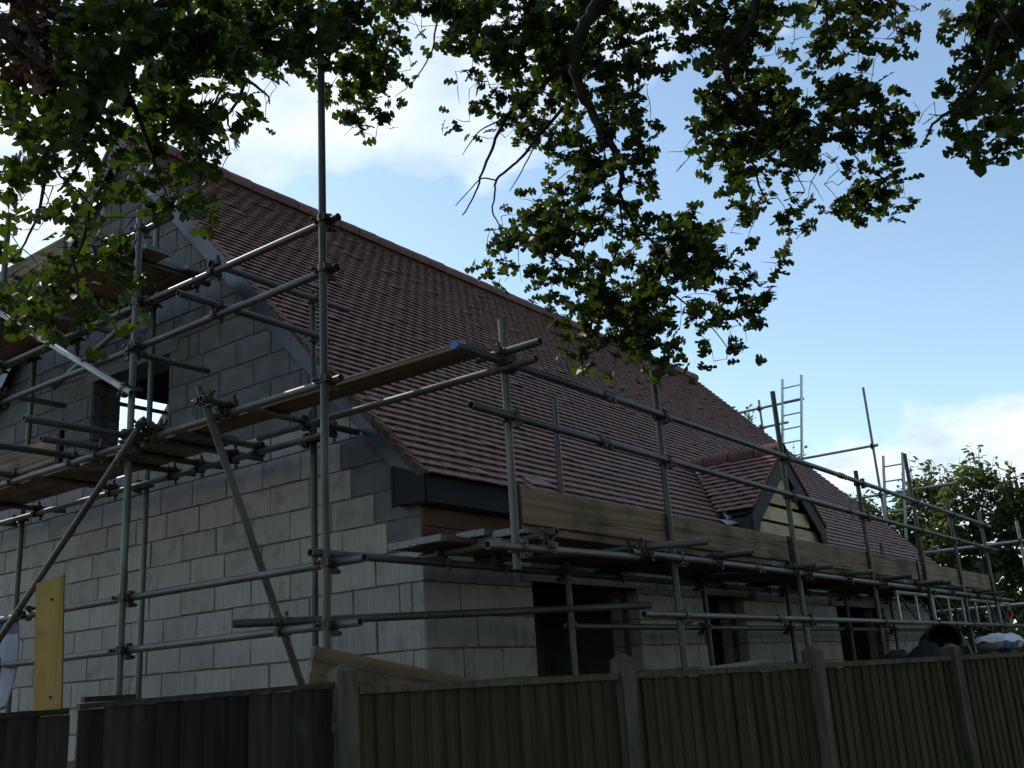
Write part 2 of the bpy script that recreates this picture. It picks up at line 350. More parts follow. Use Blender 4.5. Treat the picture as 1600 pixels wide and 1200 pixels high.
for key, mt in (('l','block'),('d','block_dark')):
    if extra[key].v: extra[key].build('distant_block', MT[mt], gable_wall, kind='stuff')
# window reveal of the gable: outer and inner leaf, head lintel
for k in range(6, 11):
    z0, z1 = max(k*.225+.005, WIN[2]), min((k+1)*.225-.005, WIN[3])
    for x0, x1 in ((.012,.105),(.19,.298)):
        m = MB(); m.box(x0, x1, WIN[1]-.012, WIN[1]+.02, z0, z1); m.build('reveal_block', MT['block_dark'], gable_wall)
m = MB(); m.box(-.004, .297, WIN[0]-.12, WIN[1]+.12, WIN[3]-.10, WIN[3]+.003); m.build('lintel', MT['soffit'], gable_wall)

# front wall blocks
fx, nfront = MB(), 0
for k in range(-4, 1):
    z0, z1 = k*.225+.005, (k+1)*.225-.005
    edges = [0, .12] + [.12+.45*i for i in range(1, 29)] if k % 2 == 0 else [0] + [.395+.45*i for i in range(0, 28)]
    edges = [e for e in edges if e < LX-.1] + [LX]
    for a, b in zip(edges, edges[1:]):
        segs = [(a+.005, b-.005)]
        for oa, ob, oz0, oz1 in OPEN:
            if z0 < oz1-.03:
                ns = []
                for s0, s1 in segs:
                    if s1 <= oa or s0 >= ob: ns.append((s0, s1)); continue
                    if s0 < oa: ns.append((s0, oa-.002))
                    if s1 > ob: ns.append((ob+.002, s1))
                segs = ns
        for s0, s1 in segs:
            if s1-s0 < .03: continue
            zz = z0
            if k == 0 and any(s0 < ob and s1 > oa for oa, ob, _, _ in OPEN): zz = .115
            poly = rough_poly([(0,0),(s1-s0,0),(s1-s0,z1-zz),(0,z1-zz)])
            if s0 < 10.6 and nfront < 85:
                put('block', block_mesh(poly, mats=MT['block']), front_wall, Matrix.Translation((s0, -rnd.uniform(-.002,.003), zz))); nfront += 1
            else: fx.box(s0, s1, 0, .05, zz, z1)
fx.build('distant_block', MT['block'], front_wall, kind='stuff')
for oa, ob, oz0, oz1 in OPEN:
    m = MB(); m.box(oa-.15, ob+.15, -.006, .296, oz1, oz1+.065); m.build('lintel', MT['lintel'], front_wall)
    for k in range(-9, 1):
        z0, z1 = k*.225+.005, min((k+1)*.225-.005, oz1-.002)
        for y0, y1 in ((.012,.11),(.18,.29)):
            m = MB(); m.box(ob-.01, ob+.02, y0, y1, z0, z1); m.build('reveal_block', MT['block' if k > -4 else 'inner'], front_wall) if k > -5 else None
# plywood sheets and timber between the wall head and the soffit
for i in range(11):
    m = MB(); x = i*1.15; m.box(x+.004, min(x+1.146, LX), -.006-.002*(i % 2), .25, .235, .375); m.box(x+.004, min(x+1.146, LX), -.012+.003*(i % 2), .25, .38, .515); m.build('eaves_timber', MT['eavewood'], house)

# roof carcass
ROOF_X0, ROOF_X1 = -.10, 12.76
def rslab(y0, y1, x0, x1, top=-.035, bot=-.15):
    return [(y0, zroof(y0)+top), (y1, zroof(y1)+top), (y1, zroof(y1)+bot), (y0, zroof(y0)+bot)]
roof = MB(); roof.prism(rslab(-.15, 3.85, 0, 0), 'x', ROOF_X0+.02, ROOF_X1)
def bslab(y0, y1):
    f = lambda y: zroof(7.7-y)
    return [(y0, f(y0)-.035), (y1, f(y1)-.035), (y1, f(y1)-.15), (y0, f(y0)-.15)]
for y0, y1, x0, x1 in ((3.85,5.75,ROOF_X0+.02,ROOF_X1),(5.75,6.9,ROOF_X0+.02,.6),(5.75,6.9,2.04,ROOF_X1),(6.9,7.85,ROOF_X0+.02,ROOF_X1)):
    roof.prism(bslab(y0, y1), 'x', x0, x1)
roof_o = roof.build('roof', MT['felt'], house)
m = MB(); f = lambda y: zroof(7.7-y)
m.prism([(5.75,f(5.75)+.02),(6.9,f(6.9)+.02),(6.9,f(6.9)-.17),(5.75,f(5.75)-.17)], 'x', 1.99, 2.045); m.build('trimmer', MT['lintel'], roof_o)
m = MB(); m.box(.6, 1.99, 5.86, 5.90, f(5.88)-.10, f(5.88)-.06); m.build('batten', MT['soffit'], roof_o)

# tiles
def tile_add(mb, o, ex, es, en, w, l, t0, t1, th, tint, cam_=.004):
    """o: tail-left corner on the plane, ex along eave, es up slope, en normal; t0/t1: height of the underside at tail and head"""
    vs = []
    for s, h in ((0,t0),(l*.5,(t0+t1)/2+.0015),(l,t1)):
        for u, c in ((0,0),(.5,cam_),(1,0)):
            vs.append(o + ex*(u*w) + es*s + en*(h+th+c))
    for u, c in ((0,0),(.5,cam_),(1,0)): vs.append(o + ex*(u*w) + en*(t0+c))
    vs += [o + es*l + en*t1, o + ex*w + es*l + en*t1]
    fs = [(0,1,4,3),(1,2,5,4),(3,4,7,6),(4,5,8,7),(9,10,1,0),(10,11,2,1),(9,0,3),(9,3,6,12),(2,11,5),(11,13,8,5)]
    mb.add(vs, fs, tint=tint)
EX, ES, EN = Vector((1,0,0)), Vector((0,COS,SIN)), Vector((0,-SIN,COS))
P0 = Vector((0,-.19,.745-.053/COS))
GA, TW = .1, .1655
stuff = MB(); tl = []
SL = 4.04/COS
nrow = int(SL/GA)
for r_ in range(nrow):
    shift = (TW/2 if r_ % 2 else 0)
    x = -.14 - shift
    while x < 12.80:
        x0, x1 = max(x, -.14), min(x+TW-.0035, 12.80)
        x += TW
        if x1-x0 < .02: continue
        tl.append((r_, x0, x1))
def one(mb, r_, x0, x1):
    s = r_*GA + rnd.uniform(-.0018,.0018); lift = max(0, rnd.gauss(.0006,.0009)); yawr = rnd.gauss(0,.005)
    ex = (EX + ES*yawr).normalized(); es = (ES - EX*yawr).normalized()
    if rnd.random() < .03: lift += .006
    slipped = (r_ < 2 and .98 < x0 < 1.3)
    tint = min(1, max(0, rnd.gauss(.5,.2)))
    o = P0 + EX*x0 + ES*s + EN*lift
    if slipped: o += EN*.02 - ES*.03
    tile_add(mb, o, ex, es, EN, x1-x0, .195 if r_ < nrow-1 else .12, .041, .001, .0125, tint, .0028+rnd.uniform(-.001,.001))
part_tiles = set(sorted(range(len(tl)), key=lambda i: (tl[i][1]+5.0)**2 + (tl[i][0]*GA*1.15+4.3)**2)[:225])
for i, (r_, x0, x1) in enumerate(tl):
    if i in part_tiles:
        mb = MB(); one(mb, r_, x0, x1); mb.build('roof_tile', MT['tile'], roof_o)
    else: one(stuff, r_, x0, x1)
stuff.build('tile_courses', MT['tile'], roof_o, kind='stuff')
# back slope: plain sheet of tile courses, never seen from the road
bk = MB(); bk.prism([(3.85,zroof(3.85)),(7.89,zroof(-.19)),(7.89,zroof(-.19)-.03),(3.85,zroof(3.85)-.03)], 'x', 2.1, 12.8); bk.build('rear_tiling', MT['tile'], roof_o)
# ridge tiles
nr = 38
def ridge_mesh(L=.324, r=.122):
    mb = MB(); n = 9; vs = []
    for x in (0, L-.012, L-.012, L):
        pass
    prof = [(math.cos(a)*r, math.sin(a)*r*.92) for a in [math.radians(-24+228*i/(n-1)) for i in range(n)]]
    for x, k in ((0,.985),(L*.5,1.0),(L,1.035)):
        vs += [(x, p[0]*k, p[1]*k) for p in prof]
    for x in (0, L): vs += [(x, p[0]*.86, p[1]*.86) for p in prof]
    fs = [(a*n+i, a*n+i+1, (a+1)*n+i+1, (a+1)*n+i) for a in range(2) for i in range(n-1)]
    fs += [(i, 3*n+i, 3*n+i+1, i+1) for i in range(n-1)] + [(2*n+i+1, 4*n+i+1, 4*n+i, 2*n+i) for i in range(n-1)]
    mb.add(vs, fs); return mb.mesh('ridge_tile', MT['ridge'], True)
rm = ridge_mesh()
zr = zroof(3.85) - .040
for i in range(nr):
    mw = Matrix.Translation((-.14 + i*.3395 + .003, 3.85 + rnd.uniform(-.004,.004), zr + rnd.uniform(-.003,.005))) @ Matrix.Rotation(rnd.uniform(-.006,.006), 4, 'Y')
    put('ridge_tile', rm, roof_o, mw)
# ridge bedding, seen as the thin pale joint
m = MB(); m.prism([(3.765,zr-.075),(3.935,zr-.075),(3.93,zr+.05),(3.85,zr+.085),(3.77,zr+.05)], 'x', -.12, 12.76); m.build('ridge_mortar', MT['verge'], roof_o)
# verge bedding, barge boards, box end, fascia, soffit
def vline(y, d): return zroof(y) + d
for xa, xb in ((-.128,-.085),(12.745,12.79)):
    m = MB(); N_ = 40
    for i in range(N_):
        y0, y1 = -.185+4.035*i/N_, -.185+4.035*(i+1)/N_; j = rnd.uniform(-.004,.004)
        kd = lambda y: -.085-.07*min(1,max(0,(1.7-y)/1.1))
        m.prism([(y0,max(vline(y0,kd(y0)),.70)),(y1,max(vline(y1,kd(y1)),.70)),(y1,vline(y1,-.022)),(y0,max(vline(y0,-.022),.701))], 'x', xa+j if xa < 0 else xa, xb if xa < 0 else xb+j)
    m.build('verge_mortar', MT['verge'], roof_o)
m = MB(); m.prism([(7.885,vline(-.185,-.09)),(3.85,vline(3.85,-.09)),(3.85,vline(3.85,-.022)),(7.885,vline(-.185,-.022))], 'x', -.128, -.085); m.build('verge_mortar', MT['verge'], roof_o)
m = MB(); m.prism([(7.885,vline(-.185,-.02)),(3.85,vline(3.85,-.02)),(3.85,vline(3.85,.0)),(7.885,vline(-.185,.0))], 'x', -.14, 2.1-.002)
m.build('rear_verge_tile', MT['tile'], roof_o) if False else None
for xa, xb in ((-.118,-.098),(12.742,12.762)):
    m = MB(); y0, ys, y1 = .149, 2.05, 3.85
    m.prism([(y0,vline(y0,-.30)),(ys,vline(ys,-.30)),(ys,vline(ys,-.075)),(-.12,vline(-.12,-.075)),(-.12,vline(-.12,-.16))], 'x', xa, xb)
    m.build('barge_board', MT['barge'], roof_o)
    m = MB(); m.prism([(ys+.004,vline(ys,-.30)+.004),(y1,vline(y1,-.30)),(y1,vline(y1,-.075)),(ys+.004,vline(ys,-.075)+.004)], 'x', xa-.001, xb); m.build('barge_board', MT['barge'], roof_o)
    m = MB(); m.prism([(7.7-p[0],p[1]) for p in ((y0,vline(y0,-.30)),(y1-.003,vline(y1,-.30)),(y1-.003,vline(y1,-.075)),(-.12,vline(-.12,-.075)))], 'x', xa, xb); m.build('barge_board', MT['barge'], roof_o)
    m = MB(); m.prism([(-.128,.515),(.149,.525),(.149,vline(.149,-.29)),(-.128,vline(-.128,-.10))], 'x', xa-.003, xb-.002); m.build('box_end', MT['fascia'], roof_o)
    m = MB(); m.box(xa-.006, xb-.004, .138, .162, .515, .80); m.build('corner_trim', MT['fascia'], roof_o)
    m = MB(); m.box(xa-.006, xb-.004, -.15, -.129, .515, .70); m.build('corner_trim', MT['fascia'], roof_o)
m = MB(); m.box(-.112, 12.755, -.165, -.147, .512, .712); m.build('fascia', MT['fascia'], roof_o)
m = MB(); m.box(-.10, 12.75, -.146, .006, .516, .528); m.build('soffit', MT['soffit'], roof_o)
m = MB(); m.box(-.096, -.004, .155, .17, .53, .8); m.build('soffit_closer', MT['soffit'], roof_o)
# gable soffit under the verge overhang
m = MB(); m.prism([(.17,vline(.17,-.29)),(3.85,vline(3.85,-.29)),(3.85,vline(3.85,-.27)),(.17,vline(.17,-.27))], 'x', -.097, -.002); m.build('soffit', MT['soffit'], roof_o)
m = MB(); m.box(-.2, -.118, 3.80, 3.90, 4.42, 4.98); m.build('apex_block', MT['barge'], roof_o) if False else None

# gablet over the eaves
dormer = MB(); DX, DZ, DY0, DH, DT = 5.75, 1.68, -.42, 1.06, .745
def ymain(z): return (z-.745)/TAN - .19
for sgn in (-1, 1):
    a = [(DX, DY0+.03, DZ-.03), (DX+sgn*DH, DY0+.03, DZ-.03-DT*DH), (DX+sgn*DH, ymain(DZ-DT*DH)+.06, DZ-.03-DT*DH), (DX, ymain(DZ)+.06, DZ-.03)]
    b = [(p[0],p[1],p[2]-.05) for p in a]
    dormer.add(a+b, [(0,1,2,3),(7,6,5,4),(0,4,5,1),(1,5,6,2),(2,6,7,3),(3,7,4,0)])
dorm = dormer.build('gablet', MT['felt'], house, label='small tiled gablet straddling the eaves')
dang = math.atan(DT)
for sgn in (-1, 1):
    es = Vector((-sgn*math.cos(dang), 0, math.sin(dang))); en = Vector((sgn*math.sin(dang), 0, math.cos(dang)))
    rows = int(DH/math.cos(dang)/GA)
    rest = MB()
    for r_ in range(rows+1):
        s = r_*GA; u = DH - s*math.cos(dang); z = DZ - DT*u
        ye = ymain(z) + .02; y = DY0 - .03 - (TW/2 if r_ % 2 else 0)
        while y < ye:
            y0, y1 = max(y, DY0-.03), min(y+TW-.004, ye); y += TW
            if y1-y0 < .03: continue
            o = Vector((DX+sgn*u, y0, z-.03)) + en*(max(0, rnd.gauss(.001,.002)))
            mb = MB() if sgn < 0 else rest
            tile_add(mb, o, Vector((0,1,0)), es, en, y1-y0, .195 if r_ < rows-1 else .1, .041, .001, .0125, min(1,max(0,rnd.gauss(.5,.2))), .0045)
            if sgn < 0: mb.build('roof_tile', MT['tile'], dorm)
    if sgn > 0: rest.build('tile_courses', MT['tile'], dorm, kind='stuff')
for i in range(4):
    put('ridge_tile', rm, dorm, Matrix.Translation((DX, DY0-.04+i*.325, DZ-.03+rnd.uniform(0,.006))) @ Matrix.Rotation(math.pi/2, 4, 'Z') @ Matrix.Scale(.95, 4))
for sgn in (-1, 1):
    def dz(u, d): return DZ - DT*u + d
    pts = [(DX, dz(0,-.05)), (DX+sgn*DH, dz(DH,-.05)), (DX+sgn*DH, .65), (DX+sgn*(DH-.12), .65), (DX+sgn*(DH-.2), dz(DH-.2,-.27)), (DX, dz(0,-.27))]
    m = MB(); m.prism(pts[:2]+[pts[2],pts[3],pts[4]], 'y', DY0-.02-.002*sgn, DY0+.004); m.add([],[]) 
    m = MB(); m.prism([(DX, dz(0,-.05)), (DX+sgn*(DH-.2), dz(DH-.2,-.05)), (DX+sgn*(DH-.2), dz(DH-.2,-.27)), (DX, dz(0,-.27))], 'y', DY0-.02-.002*sgn, DY0+.004)
    m.prism([(DX+sgn*(DH-.2), dz(DH-.2,-.05)), (DX+sgn*DH, dz(DH,-.05)), (DX+sgn*DH, .65), (DX+sgn*(DH-.13), .65), (DX+sgn*(DH-.2), dz(DH-.2,-.27))], 'y', DY0-.02-.002*sgn, DY0+.004)
    m.build('barge_board', MT['barge_dull'], dorm)
    m = MB(); m.prism([(DX, dz(0,-.045)), (DX+sgn*DH, dz(DH,-.045)), (DX+sgn*DH, dz(DH,-.012)), (DX, dz(0,-.012))], 'y', DY0-.035-.002*sgn, DY0+.01); m.build('verge_mortar', MT['verge'], dorm)
    m = MB(); xx = DX+sgn*DH; m.box(min(xx,xx-sgn*.02), max(xx,xx-sgn*.02), DY0+.005, -.13, .65, dz(DH,-.06)); m.build('cheek', MT['soffit'], dorm)
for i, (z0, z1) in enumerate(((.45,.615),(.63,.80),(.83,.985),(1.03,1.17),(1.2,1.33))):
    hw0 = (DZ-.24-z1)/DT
    m = MB(); m.box(DX-hw0-.12, DX+hw0+.12, DY0+.05+.01*(i%2), DY0+.085, z0, z1); m.build('timber_plank', MT['board_sunlit'], dorm)
m = MB(); m.prism([(DX-.88,.4),(DX+.88,.4),(DX+.88,DZ-DT*.88-.12),(DX,DZ-.12),(DX-.88,DZ-DT*.88-.12)], 'y', DY0+.16, DY0+.18); m.build('backing', MT['felt'], dorm)
# lead valley
va = Vector((DX-.10, ymain(DZ-.08)+.0, DZ-.08)); vb = Vector((DX-DH-.02, ymain(DZ-DT*DH)-.12, DZ-DT*(DH)-.09))
m = MB(); nv = 10
top = []
for i in range(nv+1):
    p = va.lerp(vb, i/nv) + EN*.022; w = .05+.03*i/nv
    top += [p - EX*w - ES*(w*.2), p + EX*(w*.8) + EN*.035]
vs = top + [p - EN*.012 for p in top]; n2_ = len(top)
m.add(vs, [(2*i,2*i+1,2*i+3,2*i+2) for i in range(nv)] + [(2*i,2*i+2,2*i+2+n2_,2*i+n2_) for i in range(nv)] + [(2*nv,2*nv+1,2*nv+1+n2_,2*nv+n2_)])
m.build('lead_valley', MT['lead'], dorm)
m = MB(); m.add([(4.45,-.24,.735),(5.0,-.30,.80),(5.02,-.26,.835),(4.5,-.16,.79),(4.45,-.25,.72),(5.0,-.31,.785),(5.02,-.27,.82),(4.5,-.17,.775)], [(0,1,2,3),(4,5,1,0),(7,6,5,4),(1,5,6,2),(2,6,7,3),(3,7,4,0)]); m.build('lead_apron', MT['lead'], dorm)

# ------------------------------------------------------------------ scaffolds
R_T = .0242
def tube_mesh(L):
    mb = MB(); n = 14; ri = .0195
    ring = lambda r, z: [(math.cos(2*math.pi*i/n)*r, math.sin(2*math.pi*i/n)*r, z) for i in range(n)]
    vs = ring(R_T,0)+ring(R_T,L)+ring(ri,L)+ring(ri,L-.12)+ring(ri,0)+ring(ri,.12)
    j = lambda a, b: [(a*n+i, a*n+(i+1)%n, b*n+(i+1)%n, b*n+i) for i in range(n)]
    fs = j(0,1)+j(1,2)+j(2,3)+j(4,0)+j(5,4)+[tuple(3*n+i for i in range(n)), tuple(5*n+i for i in range(n-1,-1,-1))]
    mb.add(vs, fs); return mb.mesh('tube', MT['steel'], True)
def coupler_mesh():
    mb = MB()
    def collar(c, ax, h=.05):
        n = 12; a = Vector((1,0,0)); b = Vector(ax).cross(a); ax = Vector(ax); c = Vector(c); vs = []
        for r, z in ((.0255,-h/2),(.0315,-h/2),(.0315,h/2),(.0255,h/2)):
            vs += [c + (a*math.cos(2*math.pi*i/n)+b*math.sin(2*math.pi*i/n))*r + ax*z for i in range(n)]
        mb.add(vs, [(k*n+i, k*n+(i+1)%n, ((k+1)%4)*n+(i+1)%n, ((k+1)%4)*n+i) for k in range(4) for i in range(n)])
    collar((-.026,0,0), (0,0,1)); collar((.026,0,0), (0,1,0))
    mb.box(-.05,-.012,.028,.062,-.017,.017); mb.cyl((-.075,.046,0),(-.005,.046,0),.006,6); mb.cyl((-.08,.046,0),(-.062,.046,0),.013,6)
    mb.box(.012,.05,-.017,.017,-.062,-.028); mb.cyl((.01,0,-.046),(.085,0,-.046),.006,6); mb.cyl((.06,0,-.046),(.078,0,-.046),.013,6)
    mb.box(-.052,-.014,-.045,-.026,-.02,.02); mb.box(.014,.052,-.02,.02,.026,.045)
    return mb.mesh('coupler', MT['coupler'], False)
CM = coupler_mesh()
def tube(kind, p, q, parent, reg, mats=None):
    p, q = Vector(p), Vector(q); d = q-p; L = d.length; z = d/L
    x = z.orthogonal().normalized(); y = z.cross(x)
    me = tube_mesh(L)
    if mats: me.materials[0] = mats
    o = put(kind, me, parent, basis(x, y, z, p)); reg.append((o, p, q, kind)); return o
def closest(p1, q1, p2, q2):
    d1, d2, r = q1-p1, q2-p2, p1-p2; a, e, f = d1.dot(d1), d2.dot(d2), d2.dot(r); c, b = d1.dot(r), d1.dot(d2); den = a*e-b*b
    if den < 1e-6*a*e: return None
    s = min(1, max(0, (b*f-c*e)/den)); t = (b*s+f)/e
    if t < 0 or t > 1:
        t = min(1, max(0, t)); s = min(1, max(0, (b*t-c)/a))
    return p1+d1*s, p2+d2*t
ORDER = dict(standard=0, ledger=1, rail=1, transom=2, brace=3, tie_tube=3)
def couple(reg):
    for i in range(len(reg)):
        for j in range(len(reg)):
            if i == j or ORDER[reg[i][3]] > ORDER[reg[j][3]] or (ORDER[reg[i][3]] == ORDER[reg[j][3]] and i > j): continue
            cp = closest(reg[i][1], reg[i][2], reg[j][1], reg[j][2])
            if cp is None: continue
            a, b = cp; d = (b-a).length
            if not .02 < d < .13: continue
            z = (reg[i][2]-reg[i][1]).normalized(); y = (reg[j][2]-reg[j][1]).normalized(); x = (b-a).normalized()
            if abs(z.dot(y)) > .9: continue
            y = z.cross(x).normalized()
            put('coupler', CM, reg[i][0], basis(x, y, z, (a+b)/2))
def joint(reg, idx, p):
    """end-to-end sleeve on a long tube"""
    o, a, b, k = reg[idx]; d = (b-a).normalized(); m = MB(); n = 12; p = a + d*((Vector(p)-a).dot(d))
    m.cyl(p-d*.06, p+d*.06, .031, 12); x = d.orthogonal().normalized()
    for s in (-.035, .035):
        c = p + d*s; m.box(c.x-.012, c.x+.012, c.y-.045, c.y-.02, c.z-.045, c.z-.02)
    m.build('sleeve_coupler', MT['coupler'], o)

gs = thing('scaffold', 'tube scaffold standing along the block gable end, tall poles rising into the oak', 'scaffold', (-1.3,1.5,GROUND), 'tube scaffolds round the house')
G = []
for y, top in ((-.43,4.9),(1.52,5.0),(3.5,3.5),(5.5,3.4)): tube('standard', (-1.3,y,GROUND), (-1.3,y,top), gs, G)
for y, top in ((.75,2.25),(2.8,3.62),(4.79,2.9)): tube('standard', (-.3,y,GROUND), (-.3,y,top), gs, G)
tube('standard', (-.3,4.02,2.4), (-.3,4.02,4.12), gs, G)
for z, y0, y1 in ((2.11,-.52,6.2),(1.78,-.50,6.2),(1.07,-.52,6.2),(0.0,-.68,5.9),(-.34,-.64,5.9)): tube('ledger', (-1.25,y0,z), (-1.25,y1,z), gs, G)
tube('ledger', (-1.25,1.2,2.70), (-1.25,6.2,2.70), gs, G)
tube('ledger', (-.38,.45,1.075), (-.38,6.2,1.075), gs, G)
tube('ledger', (-.36,2.2,2.70), (-.36,6.2,2.70), gs, G)
tube('ledger', (-.60,-1.47,1.10), (-.60,1.0,1.10), gs, G)
for y, z, x0, x1 in ((.5,1.125,-1.47,-.1),(1.28,1.125,-1.32,-.3),(1.58,1.125,-2.03,-.1),(2.0,1.125,-1.68,-.1),(2.35,1.125,-1.95,-.15),(3.2,1.125,-1.36,-.2),(4.4,1.125,-1.45,-.1),(5.3,1.125,-1.45,-.1),
                     (.66,1.86,-1.55,-.22),(.70,2.17,-1.25,.02),(1.57,1.74,-1.33,-.62),(2.15,2.75,-1.4,-.2),(3.1,2.75,-1.42,-.2),(4.2,2.75,-1.4,-.2),(3.45,1.85,-1.6,-.7),(2.3,2.16,-1.45,-.75)):
    tube('transom', (x0,y,z), (x1,y,z), gs, G)
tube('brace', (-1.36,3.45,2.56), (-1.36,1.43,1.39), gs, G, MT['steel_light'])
tube('brace', (-1.19,2.77,1.77), (-1.19,1.40,2.17), gs, G)
tube('brace', (-1.37,1.25,1.16), (-1.37,4.6,-1.43), gs, G)
tube('brace', (-1.46,.54,1.22), (-.50,.54,-.88), gs, G)
tube('tie_tube', (-1.5,.12,-.29), (1.06,-1.14,-.25), gs, G)
couple(G)
m = MB(); m.box(-1.05,-1.01,2.88,2.91,1.15,1.47); m.build('board_clip', MT['black'], gs)

fs_ = thing('scaffold', 'long tube scaffold in front of the eaves, poles along the whole tiled side', 'scaffold', (5,-1.2,GROUND), 'tube scaffolds round the house')
F = []
for x, z0, top in ((-.55,-.09,1.43),(1.36,GROUND,1.5),(3.74,GROUND,1.8),(5.86,GROUND,1.3),(7.95,GROUND,1.79),(9.70,GROUND,1.39),(11.55,GROUND,1.39)): tube('standard', (x,-1.2,z0), (x,-1.2,top), fs_, F)
for x, top in ((1.10,1.40),(3.33,.10),(5.30,.13),(7.1,.1),(8.87,.82),(10.7,1.13),(12.2,.1)): tube('standard', (x,-.45,GROUND), (x,-.45,top), fs_, F)
tube('ledger', (-.88,-1.25,.022), (.75,-1.25,.05), fs_, F); tube('ledger', (.66,-1.26,.078), (12.5,-1.25,.062), fs_, F)
tube('rail', (-1.07,-1.25,1.13), (4.9,-1.25,1.155), fs_, F); tube('rail', (4.9,-1.25,1.155), (11.9,-1.25,1.175), fs_, F)
tube('rail', (-.96,-1.25,.80), (5.0,-1.25,.79), fs_, F); tube('rail', (5.0,-1.25,.79), (12.05,-1.25,.815), fs_, F)
tube('ledger', (.77,-1.25,-.325), (13.4,-1.25,-.325), fs_, F)
tube('ledger', (-1.39,-.40,.055), (12.4,-.40,.065), fs_, F)
tube('ledger', (1.2,-.40,-.33), (12.4,-.40,-.33), fs_, F)
TR = [((.25,-.25),(1.08,-1.62)),((1.9,-.2),(1.95,-1.56)),((3.36,-.2),(3.5,-1.46)),((3.8,-.2),(3.8,-1.5)),((4.85,-.2),(4.87,-1.52)),((5.95,-.2),(5.98,-1.57)),((7.25,-.2),(7.27,-1.56)),((7.65,-.2),(7.6,-1.56)),((8.75,-.2),(8.75,-1.42)),((10.1,-.2),(10.1,-1.45)),((11.1,-.2),(11.1,-1.44)),((-.25,-.2),(-.3,-1.32))]
for a, b in TR: tube('transom', (a[0],a[1],.115), (b[0],b[1],.13 if a[0] < 1 else .12), fs_, F)
tube('transom', (-.62,-1.52,1.19), (-.62,-1.05,1.19), fs_, F)
couple(F)
for idx, p in ((16,(.55,-1.25,1.14)),(18,(.45,-1.25,.8)),(17,(5.2,-1.25,1.16)),(19,(5.3,-1.25,.79)),(15,(2.7,-1.25,.07)),(20,(3.05,-1.25,-.325))): joint(F, idx, p)
m = MB(); m.cyl((-1.085,-1.25,1.13),(-1.06,-1.25,1.13),.027,14); m.build('end_cap', MT['blue_cap'], F[16][0])
for x in (-.49, 3.66, 3.82, 7.72): 
    m = MB(); m.box(x, x+.035, -1.185, -1.128, .15, .42); m.build('board_clip', MT['black'], fs_)

rs = thing('scaffold', 'scaffold tubes beyond the far end of the roof, seen against sky and hedge', 'scaffold', (13.25,0,GROUND), 'tube scaffolds round the house')
Rr = []
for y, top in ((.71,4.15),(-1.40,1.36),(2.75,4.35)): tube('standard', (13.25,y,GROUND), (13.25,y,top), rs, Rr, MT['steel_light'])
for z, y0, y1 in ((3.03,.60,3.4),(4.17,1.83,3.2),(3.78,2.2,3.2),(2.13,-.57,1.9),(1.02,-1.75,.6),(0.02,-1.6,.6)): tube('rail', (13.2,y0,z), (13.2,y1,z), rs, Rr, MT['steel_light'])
couple(Rr)

# ------------------------------------------------------------------ scaffold boards
def board(name, p, q, w, th, label, group, ends=True, mt='board', flat=True):
    """p,q: centre line ends; flat: width is horizontal, otherwise on edge"""
    p, q = Vector(p), Vector(q); d = q-p; L = d.length; x = d/L; zz = Vector((0,0,1)); y = zz.cross(x).normalized(); z = x.cross(y)
    m = MB(); n = 8; sag = rnd.uniform(-.004,.004); hw, ht = (w/2, th/2) if flat else (th/2, w/2)
    c = .004; prof = [(-hw,-ht+c),(-hw+c,-ht),(hw-c,-ht),(hw,-ht+c),(hw,ht-c),(hw-c,ht),(-hw+c,ht),(-hw,ht-c)]
    vs = []
    for i in range(n+1):
        s = L*i/n; off = sag*math.sin(math.pi*i/n)
        vs += [(s, a+(off if not flat else 0), b+(off if flat else 0)) for a, b in prof]
    k = 8
    m.add(vs, [(i*k+j, i*k+(j+1)%k, (i+1)*k+(j+1)%k, (i+1)*k+j) for i in range(n) for j in range(k)] + [tuple(range(k-1,-1,-1)), tuple(range(n*k,n*k+k))])
    o = m.build(name, MT[mt], None, mw=basis(x, y, z, p), label=label, cat='board', group=group)
    if ends:
        for s0, s1 in ((-.002,.05),(L-.05,L+.002)):
            b = MB(); e = .0015; b.box(s0, s1, -hw-e, hw+e, -ht-e, ht+e); bo = put('end_band', b.mesh('end_band', MT['band']), o); bo.matrix_parent_inverse = Matrix()
    return o
rows = [(-.315,'nearest the wall'),(-.55,'second from the wall'),(-.785,'third from the wall'),(-1.02,'outermost, beside the toe board')]
ends_ = [(-.5,3.38,'near the house corner'),(3.40,7.25,'below the gablet'),(7.27,11.15,'in the stretch past the gablet'),(11.17,12.45,'at the far end')]
for yi, (y, rn) in enumerate(rows):
    for xi, (x0, x1, en_) in enumerate(ends_):
        dx = rnd.uniform(-.06,.05) if xi == 0 else 0
        board('scaffold_board', (x0+dx+[0,-.05,.25,.1][yi]*(xi == 0),y,.165), (x1,y,.165), .225, .038, 'deck board under the eaves '+en_+', '+rn, 'deck boards of the front scaffold')
board('scaffold_board', (-.30,-.67,.204), (1.4,-.69,.204), .225, .038, 'short loose board lying on top of the front deck at its near end', 'deck boards of the front scaffold')
for i, (x0, x1, l) in enumerate(((-.43,3.66,'pale weathered toe board on edge between first and third front poles'),(3.74,7.70,'toe board on edge below the gablet'),(7.76,11.65,'toe board on edge at the far end of the front scaffold'))):
    board('toe_board', (x0,-1.155,.302), (x1,-1.155,.305), .225, .038, l, 'toe boards of the front scaffold', flat=False, ends=False)
board('scaffold_board', (-.855,-1.24,1.170), (-.855,2.70,1.170), .225, .038, 'long board running past the tall pole to the blue capped tube', 'boards of the lower gable platform')
board('scaffold_board', (-.86,2.74,1.170), (-.86,6.0,1.170), .225, .038, 'outer board of the lower gable platform below the toe boards', 'boards of the lower gable platform')
board('scaffold_board', (-.62,1.35,1.170), (-.62,5.25,1.170), .225, .038, 'inner board of the lower gable platform under the window', 'boards of the lower gable platform')
